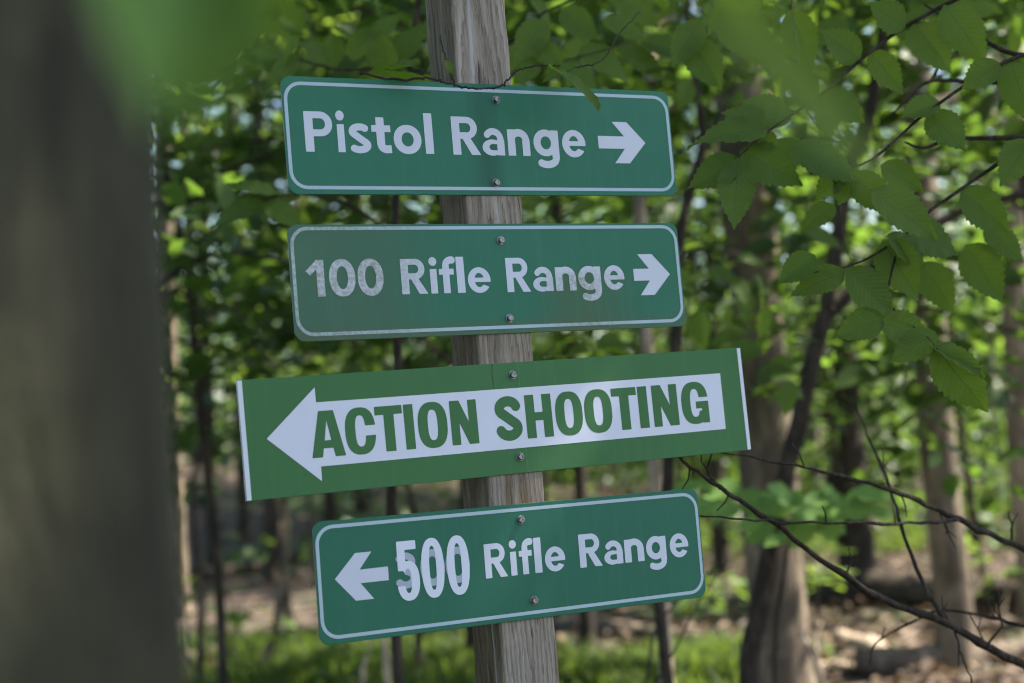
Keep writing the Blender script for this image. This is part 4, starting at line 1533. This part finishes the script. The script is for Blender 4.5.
for k in range(170):
    px, py = rsL.uniform(170, 670), rsL.triangular(-200, 130, -20)
    dd = rsL.uniform(3.2, 5.0)
    an = rsL.uniform(0, 6.28)
    B = at(px, py, dd)
    Tp = B + (_rt * math.cos(an) + _up * (0.5 * math.sin(an) - 0.5) + _fw * rsL.uniform(-0.5, 0.5)).normalized() * rsL.uniform(0.07, 0.12)
    LS.put(B, Tp, Vector((rsL.uniform(-0.5, 0.5), rsL.uniform(-0.7, 0.1), 0.9)), k)
LS.build(M_LEAF_NEAR, T, origin=O)

# ------------------------------------------------------------------ bare shrub, dead branches bottom right
b0 = at(1075, 690, 2.75)
T = thing('bare_shrub', 'leafless dark shrub branches reaching across the lower right corner', 'shrub', (b0.x, b0.y, gzf(b0.x, b0.y) - 0.05))
O = T.location


def bare(name, L, r0, r1, n=36, seed=0):
    g = Geo()
    pts = [at(x, y, z) - O for x, y, z in L]
    path = smooth_path(pts, n)
    rs = random.Random(seed)
    path = [p + Vector((rs.gauss(0, 1), rs.gauss(0, 1), rs.gauss(0, 1))) * 0.0012 for p in path]
    g.tube(path, [(r0 + (r1 - r0) * i / n) * (1.25 if i % 7 == 3 else 1.0) for i in range(n + 1)], 7, lump=0.06, seed=seed)
    # short spur twigs
    for k in range(4, n - 2, 5):
        if rs.random() < 0.75:
            p = path[k]
            ln = rs.uniform(0.02, 0.075)
            dr = (_up * rs.choice((1, 1, -0.8)) + _rt * rs.uniform(-0.6, 0.6) + _fw * rs.uniform(-0.4, 0.4)).normalized()
            e = p + dr * ln
            m = (p + e) / 2 + _rt * rs.uniform(-0.006, 0.006)
            g.tube([p, m, e], [0.0016, 0.0013, 0.0008], 5)
            if ln > 0.05:
                g.tube([m, m + (dr + _rt * 0.8).normalized() * 0.022], [0.001, 0.0006], 4)
    return g.build(name, M_TWIG, T)


g = Geo()
g.tube(smooth_path([Vector((0, 0, 0)), Vector((0.01, 0.01, (b0.z - O.z) * 0.6)), at(1080, 660, 2.75) - O, at(1085, 560, 2.75) - O, at(1080, 440, 2.8) - O], 24), [0.016 * (1 - 0.5 * i / 24) for i in range(25)], 8)
g.build('stem', M_TWIG, T)
bare('branch', [(1080, 690, 2.75), (1024, 666, 2.7), (980, 643, 2.66), (945, 622, 2.62), (892, 603, 2.58), (840, 573, 2.54), (780, 527, 2.48), (727, 492, 2.42), (690, 466, 2.38), (676, 455, 2.36)], 0.0085, 0.0022, 44, 1)
bare('branch', [(1084, 575, 2.75), (1024, 549, 2.72), (957, 518, 2.66), (910, 497, 2.6), (850, 478, 2.55), (794, 465, 2.48), (720, 453, 2.4)], 0.0068, 0.0012, 36, 2)
bare('branch', [(960, 519, 2.66), (930, 522, 2.6), (854, 523, 2.5), (770, 521, 2.4), (694, 516, 2.3)], 0.0035, 0.0012, 24, 3)
bare('branch', [(944, 620, 2.62), (921, 580, 2.66), (903, 531, 2.7), (889, 485, 2.74), (871, 443, 2.78), (856, 405, 2.82)], 0.0042, 0.0016, 24, 4)
bare('branch', [(1082, 640, 2.75), (1024, 626, 2.8), (990, 618, 2.85), (940, 611, 2.9), (880, 640, 2.9), (868, 664, 2.9)], 0.004, 0.0012, 24, 5)
bare('branch', [(986, 646, 2.66), (1002, 626, 2.66), (996, 612, 2.66), (993, 598, 2.66)], 0.0024, 0.001, 10, 6)
bare('branch', [(955, 632, 2.64), (962, 655, 2.62), (972, 683, 2.6)], 0.002, 0.0012, 10, 7)
bare('branch', [(720, 490, 2.42), (706, 470, 2.40), (700, 452, 2.38)], 0.002, 0.001, 8, 8)
bare('branch', [(1010, 545, 2.72), (1012, 525, 2.72), (1008, 510, 2.72)], 0.0022, 0.0014, 8, 9)

# upright thin bare saplings below the lowest sign
for lab, L, r in (('thin dark upright twig below the right end of the lowest sign', [(646, 720), (650, 660), (655, 630), (668, 612), (690, 590), (722, 560)], 0.006),
                  ('thinner slanting twig right of the upright one below the lowest sign', [(652, 720), (664, 672), (682, 636), (700, 600), (730, 560)], 0.004)):
    dd = 4.4 if r > 0.005 else 4.0
    p0 = at(*L[0], dd)
    T = thing('bare_sapling', lab, 'sapling', (p0.x, p0.y, gzf(p0.x, p0.y) - 0.03))
    g = Geo()
    g.tube(smooth_path([Vector((0, 0, 0))] + [at(x, y, dd) - T.location for x, y in L], 24), [r * (1 - 0.6 * i / 24) for i in range(25)], 7, lump=0.06)
    g.build('stem', M_TWIG, T)

# ------------------------------------------------------------------ vines
def vine(label, L, r, mat, leaves=(), name='vine'):
    pts = [at(*p) for p in L]
    o = pts[0]
    T = thing(name, label, 'vine', o)
    g = Geo()
    n = 10 * len(L)
    rs = random.Random(int(r * 1e5) + len(L))
    path = [p - o + Vector((rs.gauss(0, 1), 0, rs.gauss(0, 1))) * r * 0.5 for p in smooth_path(pts, n)]
    g.tube(path, [r * (1 - 0.4 * i / n) for i in range(n + 1)], 6)
    g.build('tendril', mat, T)
    if leaves:
        ls = LeafSet()
        for (b, t, dd, fc, var) in leaves:
            B, Tp = at(*b, dd), at(*t, dd)
            ls.put(B, Tp, (CAM - B).normalized() * fc + Vector((0.1, 0.05, 1)) * (1 - fc), var, 0.85)
        ls.build(M_LEAF_NEAR, T, origin=o)
    return T


vine('thin brown vine creeping over the top edge of the topmost sign around the post', [(360, 73, 2.06), (400, 80, 2.05), (427, 78, 2.045), (450, 84, 2.05), (468, 88, 2.055), (487, 88.5, 2.062), (501, 86, 2.072), (511, 77, 2.10), (521, 69, 2.14), (548, 65, 2.18), (575, 67, 2.22), (602, 60, 2.26), (619, 34, 2.32), (640, 12, 2.4)], 0.0016, M_TWIG,
     [((415, 66), (358, 72), 2.10, 0.12, 1), ((425, 78), (385, 68), 2.08, 0.1, 0), ((548, 66), (606, 97), 2.13, 0.30, 2), ((575, 67), (540, 84), 2.19, 0.5, 3)])
vine('short dark vine stub climbing the left face of the post above the signs', [(455, 86, 2.06), (449, 68, 2.07), (443, 50, 2.085), (440, 36, 2.09)], 0.0013, M_TWIG, [((446, 60), (453, 74), 2.06, 0.6, 1)])
vine('thin grey vine hanging in the air left of the sharp leaf cluster', [(786, -60, 2.5), (796, 40, 2.5), (805, 102, 2.5), (819, 130, 2.5), (826, 160, 2.5), (833, 184, 2.5), (840, 204, 2.5), (844, 240, 2.5), (853, 265, 2.5), (864, 284, 2.5)], 0.0011, M_LOG)

# ------------------------------------------------------------------ leafy spray, bright and blurred, right of the lowest sign
d0 = 5.0
b0 = at(770, 720, d0)
T = thing('sapling', 'bright green flat leaf sprays hovering right of the lowest sign, behind the bare branches', 'sapling', (b0.x, b0.y + 0.2, gzf(b0.x, b0.y) - 0.05))
O = T.location
g = Geo()
g.tube(smooth_path([Vector((0, 0, 0)), at(775, 660, d0 + 0.2) - O, at(785, 570, d0 + 0.2) - O, at(800, 505, d0 + 0.1) - O, at(850, 490, d0) - O], 20), [0.010 * (1 - 0.7 * i / 20) for i in range(21)], 7)
g.build('stem', M_TWIG, T)
rsB = np.random.default_rng(5)
pos, dirs, nor, sz = [], [], [], []
for k in range(58):
    t = rsB.uniform(0, 1)
    px = 700 + 175 * t + rsB.normal(0, 6)
    py = 478 + 62 * rsB.uniform(0, 1) * (1 - abs(t - 0.45)) + 8 * t
    p = at(px, py, d0 + rsB.uniform(-0.25, 0.25)) - O
    pos.append(tuple(p))
    a = rsB.uniform(0, 6.28)
    dirs.append((math.cos(a), 0.5 * math.sin(a) - 0.3, -0.35))
    nor.append((rsB.normal(0, 0.3), -1.1 + rsB.normal(0, 0.3), 1))
    sz.append(rsB.uniform(0.075, 0.115))
v, q = leaf_batch(np.array(pos), np.array(dirs), np.array(nor), np.array(sz) * 1.1)
np_mesh('foliage', v, q, M_LEAF_LENS, T)

# ------------------------------------------------------------------ understorey saplings
SAP = [sapling_geo(200 + k, h, sp, nsp, per, lf, r0) for k, (h, sp, nsp, per, lf, r0) in enumerate([(4.8, 1.5, 22, 34, 0.115, 0.03), (5.6, 1.7, 26, 32, 0.12, 0.04), (3.6, 1.2, 18, 38, 0.11, 0.022)])]
SAP_ME = []


def sapling(label, px, d, variant, scale, rz, mat=None, py=600):
    p = at(px, py, d)
    o = Vector((p.x, p.y, gzf(p.x, p.y) - 0.03))
    T = thing('sapling', label, 'sapling', o)
    T.rotation_euler = (0, 0, rz)
    T.scale = (scale, scale, scale)
    gg, bb, v, q = SAP[variant]
    key = (variant, mat.name)
    cached = [m for m in SAP_ME if m[0] == key]
    if not cached:
        a = gg.build('stem', M_BARK_D, T)
        b = bb.build('branch', M_BARK_D, T)
        c = np_mesh('foliage', v, q, mat, T)
        SAP_ME.append((key, a, b, c))
    else:
        for src in cached[0][1:]:
            c = src.copy()
            C.objects.link(c)
            c.parent = T
    return T


for lab, px, d, var, sc, rz, mt in [
    ('leafy sapling left of the topmost sign with sky glinting through its leaves', 215, 7.5, 2, 1.35, 0.4, M_LEAF),
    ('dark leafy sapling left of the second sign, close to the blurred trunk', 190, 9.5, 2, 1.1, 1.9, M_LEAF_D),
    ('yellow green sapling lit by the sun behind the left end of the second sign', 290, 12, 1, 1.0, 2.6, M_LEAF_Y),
    ('leafy sapling behind the left half of the topmost sign and the post top', 410, 9, 2, 1.2, 0.9, M_LEAF),
    ('leafy sapling above the right half of the topmost sign', 520, 8.8, 2, 1.3, 3.3, M_LEAF),
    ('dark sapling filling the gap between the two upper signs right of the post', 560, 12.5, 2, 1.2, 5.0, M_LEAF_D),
    ('leafy sapling overlapping the broad grey trunk at its upper right', 845, 13.0, 1, 1.0, 4.1, M_LEAF),
    ('leafy sapling between the broad grey trunk and the sunlit straight trunk', 860, 13.5, 0, 1.1, 1.2, M_LEAF),
    ('bright leafy sapling right of the sunlit straight trunk', 985, 12.5, 1, 0.95, 2.2, M_LEAF_Y),
    ('leafy sapling at the far right edge, beside the pale brown trunk', 1065, 12.5, 0, 1.0, 0.2, M_LEAF),
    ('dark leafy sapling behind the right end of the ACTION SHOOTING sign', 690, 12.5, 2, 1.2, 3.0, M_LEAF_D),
    ('near soft leafed sapling just right of the blurred trunk, level with the topmost sign', 130, 5.6, 1, 0.95, 5.5, M_LEAF),
    ('near soft leafed sapling in the upper left beside the blurred trunk', 120, 6.4, 0, 1.1, 2.1, M_LEAF),
    ('near soft leafed sapling behind the post top and topmost sign', 500, 6.3, 0, 1.1, 3.9, M_LEAF),
    ('near soft leafed sapling above the sharp leaf cluster at right', 762, 8.2, 1, 1.05, 0.7, M_LEAF),
    ('near soft leafed sapling at the upper right corner of the picture', 1075, 6.6, 0, 1.1, 2.9, M_LEAF),
    ('low sapling behind the left end of the ACTION SHOOTING sign', 320, 17, 2, 1.0, 4.4, M_LEAF_D),
]:
    sapling(lab, px, d, var, sc, rz, mt)

# small seedlings on the floor
seed_spec = [('bright small seedling left of the lowest sign at the foot of the bank', 228, 605, 9.8, 0.62), ('tiny pale seedling under the left corner of the lowest sign', 345, 655, 9.0, 0.30), ('low bright seedling on the floor right of the lowest sign', 712, 622, 10.4, 0.38),
             ('small seedling at the foot of the broad grey trunk', 815, 605, 11, 0.45), ('small seedling right of the sunlit straight trunk foot', 990, 610, 10.5, 0.5), ('small seedling at lower left beside the crooked stem', 205, 665, 8.8, 0.28)]
for k, (lab, px, py, d, h) in enumerate(seed_spec):
    p = at(px, py, d)
    o = Vector((p.x, p.y, gzf(p.x, p.y)))
    T = thing('seedling', lab, 'seedling', o)
    g = Geo()
    g.tube([Vector((0, 0, -0.02)), Vector((0.02, 0, h * 0.5)), Vector((0.0, 0.02, h))], [0.006, 0.005, 0.003], 6)
    g.build('stem', M_TWIG, T)
    rr = np.random.default_rng(300 + k)
    v, q = spray_leaves(np.array([(0, 0, h), (0.05, 0.03, h * 0.72)]), h * 0.55, 0.18, 16, 0.13 if h > 0.35 else 0.09, rr)
    np_mesh('foliage', v, q, M_LEAF_Y, T)

# ------------------------------------------------------------------ crooked sapling, dead stalks, logs
T0, _ = ground_at(262, 683)
T = thing('bare_sapling', 'crooked grey bare sapling bending left of the lowest sign', 'sapling', (T0.x, T0.y, T0.z - 0.05))
dd = (T0 - CAM).dot(_fw)
g = Geo()
g.tube(smooth_path([at(x, y, dd) - T.location for x, y in [(261, 692), (266, 655), (276, 630), (279, 600), (284, 570), (286, 530), (282, 480), (272, 430), (268, 380), (262, 320)]], 40), [0.030 * (1 - 0.5 * i / 40) for i in range(41)], 8, lump=0.1)
g.build('stem', M_BARK, T)

stalk_spec = [('forked pale dead stalk under the left part of the lowest sign', [(388, 690), (386, 660), (383, 640), (372, 628)], [(384, 645), (395, 632), (398, 612)], 7.4, 0.019),
              ('single crooked pale stalk left of the forked one below the lowest sign', [(363, 690), (364, 665), (370, 648), (367, 632)], None, 7.6, 0.012),
              ('pale dead stalk pair standing at the foot of the broad grey trunk', [(822, 690), (818, 665), (808, 645), (800, 632)], [(818, 660), (815, 640), (821, 622)], 7.2, 0.02),
              ('pale forked dead stalk right of the sunlit straight trunk', [(962, 640), (966, 610), (976, 585), (974, 560)], [(967, 605), (985, 580), (996, 566)], 10.2, 0.02),
              ('pale dead stalk at right edge among the logs', [(1000, 640), (1004, 605), (1012, 580), (1024, 560)], None, 10.6, 0.016)]
for lab, A, B, d, r in stalk_spec:
    p0 = at(*A[0], d)
    T = thing('dead_stalk', lab, 'dead stalk', (p0.x, p0.y, gzf(p0.x, p0.y) - 0.03))
    g = Geo()
    g.tube(smooth_path([Vector((0, 0, 0))] + [at(x, y, d) - T.location for x, y in A], 16), [r * (1 - 0.5 * i / 16) for i in range(17)], 8, lump=0.15, seed=int(d * 10))
    if B:
        g.tube(smooth_path([at(x, y, d) - T.location for x, y in B], 8), [r * 0.6 * (1 - 0.5 * i / 8) for i in range(9)], 7, lump=0.15)
    g.build('stalk', M_DEAD, T)

log_spec = [('long thin fallen log lying below and right of the lowest sign', (540, 628), (735, 652), 0.055, M_LOG),
            ('short pale broken wood piece right of the post in sunlit grass', (652, 672), (690, 657), 0.038, M_DEAD),
            ('dark fallen log lying across behind the sunlit straight trunk', (770, 602), (1040, 612), 0.13, M_BARK_D),
            ('pale sunlit log between the broad grey trunk and straight trunk', (838, 648), (915, 668), 0.06, M_DEAD),
            ('grey fallen log along the bottom right corner', (862, 676), (1060, 664), 0.075, M_LOG),
            ('brown log at the foot of the dark bank left of the lowest sign', (185, 585), (300, 560), 0.08, M_BARK_D),
            ('pale thin stick lying at the foot of the broad grey trunk', (800, 668), (870, 676), 0.03, M_DEAD),
            ('short mossy log at the bottom left by the crooked sapling', (186, 668), (236, 660), 0.06, M_LOG)]
for k, (lab, a, b, r, mt) in enumerate(log_spec):
    A, _ = ground_at(*a)
    B, _ = ground_at(*b)
    m = (A + B) / 2
    T = thing('fallen_log', lab, 'log', (m.x, m.y, gzf(m.x, m.y)))
    g = Geo()
    rs = random.Random(40 + k)
    pts = []
    for i in range(7):
        p = A.lerp(B, i / 6) + Vector((rs.gauss(0, 0.02), rs.gauss(0, 0.04), 0))
        p.z = gzf(p.x, p.y) + r * 0.75 + rs.gauss(0, 0.01)
        pts.append(p - T.location)
    g.tube(smooth_path(pts, 24), [r * (1.1 - 0.35 * i / 24) for i in range(25)], 12, lump=0.12, seed=k)
    g.build('log', mt, T)

# ------------------------------------------------------------------ stuff: litter, grass, the far wood
rng = np.random.default_rng(21)
n = 26000
y = 4.5 + 24 * rng.uniform(0, 1, n) ** 1.3
x = rng.uniform(-1, 1, n) * (2.2 + y * 0.42)
kp = ~((x < 0.6) & (y > 11.5) & (rng.uniform(0, 1, n) < 0.72))
x, y = x[kp], y[kp]
n = len(x)
pos = np.stack([x, y, gz(x, y) + rng.uniform(0.005, 0.05, n)], -1)
a = rng.uniform(0, 6.28, n)
dirs = np.stack([np.cos(a), np.sin(a), rng.normal(0.05, 0.25, n)], -1)
nor = np.stack([rng.normal(0, 0.35, n), rng.normal(0, 0.35, n), np.ones(n)], -1)
v, q = leaf_batch(pos, dirs, nor, rng.uniform(0.06, 0.12, n), 0.2)
lit = np_mesh('leaf_litter', v, q, M_LITTER)
lit['kind'] = 'stuff'
lit['label'] = 'brown dead leaves strewn over the forest floor'

patches = [(-2.0, 9.2, 0.5, 0.9, 3000), (-1.1, 9.8, 0.5, 0.6, 3400), (-0.75, 8.4, 0.5, 0.5, 2600), (-0.3, 9.6, 0.45, 0.5, 3000), (0.45, 8.6, 0.5, 0.5, 4600), (1.0, 9.3, 0.45, 0.4, 2000), (-1.5, 11.2, 0.9, 0.5, 2600), (3.2, 17.5, 2.4, 1.6, 3000), (4.6, 21, 3.5, 2.5, 3600), (1.8, 19.5, 2.5, 1.5, 2400)]
V, Q, base = [], [], 0
for (cx, cy, sx, sy, k) in patches:
    xx, yy = rng.normal(cx, sx * 0.55, k), rng.normal(cy, sy * 0.55, k)
    h = rng.uniform(0.06, 0.20, k)
    an = rng.uniform(0, 6.28, k)
    lean = rng.uniform(0.2, 0.9, k)
    w = rng.uniform(0.005, 0.011, k)
    zz = gz(xx, yy)
    ca, sa = np.cos(an), np.sin(an)
    P0 = np.stack([xx - sa * w, yy + ca * w, zz], -1)
    P1 = np.stack([xx + sa * w, yy - ca * w, zz], -1)
    mx, my = xx + ca * h * lean * 0.4, yy + sa * h * lean * 0.4
    P2 = np.stack([mx + sa * w * 0.8, my - ca * w * 0.8, zz + h * 0.7], -1)
    P3 = np.stack([mx - sa * w * 0.8, my + ca * w * 0.8, zz + h * 0.7], -1)
    ex, ey = xx + ca * h * lean, yy + sa * h * lean
    P4 = np.stack([ex + sa * w * 0.1, ey - ca * w * 0.1, zz + h], -1)
    P5 = np.stack([ex - sa * w * 0.1, ey + ca * w * 0.1, zz + h], -1)
    V.append(np.stack([P0, P1, P2, P3, P4, P5], 1).reshape(-1, 3))
    Q.append((np.arange(k)[:, None, None] * 6 + np.array([(0, 1, 2, 3), (3, 2, 4, 5)])[None]).reshape(-1, 4) + base)
    base += 6 * k
gr = np_mesh('grass', np.concatenate(V), np.concatenate(Q), M_GRASS)
gr['kind'] = 'stuff'
gr['label'] = 'short bright green grass in patches on the forest floor'
# low broad-leaved ground cover in the same patches
V, Q, base = [], [], 0
for (cx, cy, sx, sy, k) in patches:
    m = k // (14 if cy < 13 else 4)
    xx, yy = rng.normal(cx, sx * 0.6, m), rng.normal(cy, sy * 0.6, m)
    pos = np.stack([xx, yy, gz(xx, yy) + rng.uniform(0.02, 0.14, m)], -1)
    a = rng.uniform(0, 6.28, m)
    v, q = leaf_batch(pos, np.stack([np.cos(a), np.sin(a), rng.normal(0, 0.3, m)], -1), np.stack([rng.normal(0, 0.4, m), rng.normal(-0.2, 0.4, m), np.ones(m)], -1), rng.uniform(0.03, 0.06, m))
    V.append(v)
    Q.append(q + base)
    base += len(v)
gc = np_mesh('ground_cover', np.concatenate(V), np.concatenate(Q), M_LEAF)
gc['kind'] = 'stuff'
gc['label'] = 'low green leafy ground cover among the grass'

# far wood: leaf clumps and slim stems from 15 to 48 m
V, Q, base = [], [], 0
bands = [(14, 21, 260, 0.14), (21, 29, 440, 0.18), (29, 40, 680, 0.23), (40, 55, 850, 0.30)]
for (y0, y1, m, lf) in bands:
    yy = rng.uniform(y0, y1, m)
    xx = rng.uniform(-1, 1, m) * (2 + yy * 0.46)
    hmax = 3.0 + yy * 0.18
    zz = gz(xx, yy) + 0.4 + hmax * rng.uniform(0, 1, m) ** 1.5
    # the left bank stays open and dark low down
    keep = ~((xx < -0.8 - 0.02 * yy) & (zz - gz(xx, yy) < 2.2) & (rng.uniform(0, 1, m) < 0.8) & (yy < 30))
    cs = np.stack([xx, yy, zz], -1)[keep]
    v, q = spray_leaves(cs, rng.uniform(0.5, 1.15, len(cs)) * (0.7 + yy.mean() / 45), 0.14, 44, lf, rng)
    V.append(v)
    Q.append(q + base)
    base += len(v)
for (y0, y1, m, lf, x0, x1, h0) in [(24, 34, 260, 0.18, 1.0, 18, 2.6), (34, 56, 800, 0.26, -26, 28, 5.0)]:
    yy = rng.uniform(y0, y1, m)
    xx = rng.uniform(x0, x1, m)
    cs = np.stack([xx, yy, gz(xx, yy) + h0 * rng.uniform(0, 1, m)], -1)
    v, q = spray_leaves(cs, rng.uniform(0.7, 1.4, m), 0.22, 44, lf, rng)
    V.append(v)
    Q.append(q + base)
    base += len(v)
fw = np_mesh('far_woodland', np.concatenate(V), np.concatenate(Q), M_LEAF_FAR)
fw['kind'] = 'stuff'
fw['label'] = 'far mass of green forest foliage behind the trunks'
g = Geo()
rs = random.Random(8)
for k in range(48):
    yy = rs.uniform(19, 55)
    xx = rs.uniform(-1, 1) * (2 + yy * 0.42)
    r = rs.uniform(0.05, 0.17)
    z = gzf(xx, yy) - 0.1
    h = rs.uniform(8, 13)
    lx, ly = rs.gauss(0, 0.35), rs.gauss(0, 0.35)
    g.tube([Vector((xx, yy, z)), Vector((xx + lx * 0.4, yy + ly * 0.4, z + h * 0.5)), Vector((xx + lx, yy + ly, z + h))], [r * 1.1, r * 0.8, r * 0.4], 8)
ft = g.build('far_trunks', M_BARK_D)
ft['kind'] = 'stuff'
ft['label'] = 'many slim dark trunks far back in the wood'

bpy.context.view_layer.update()
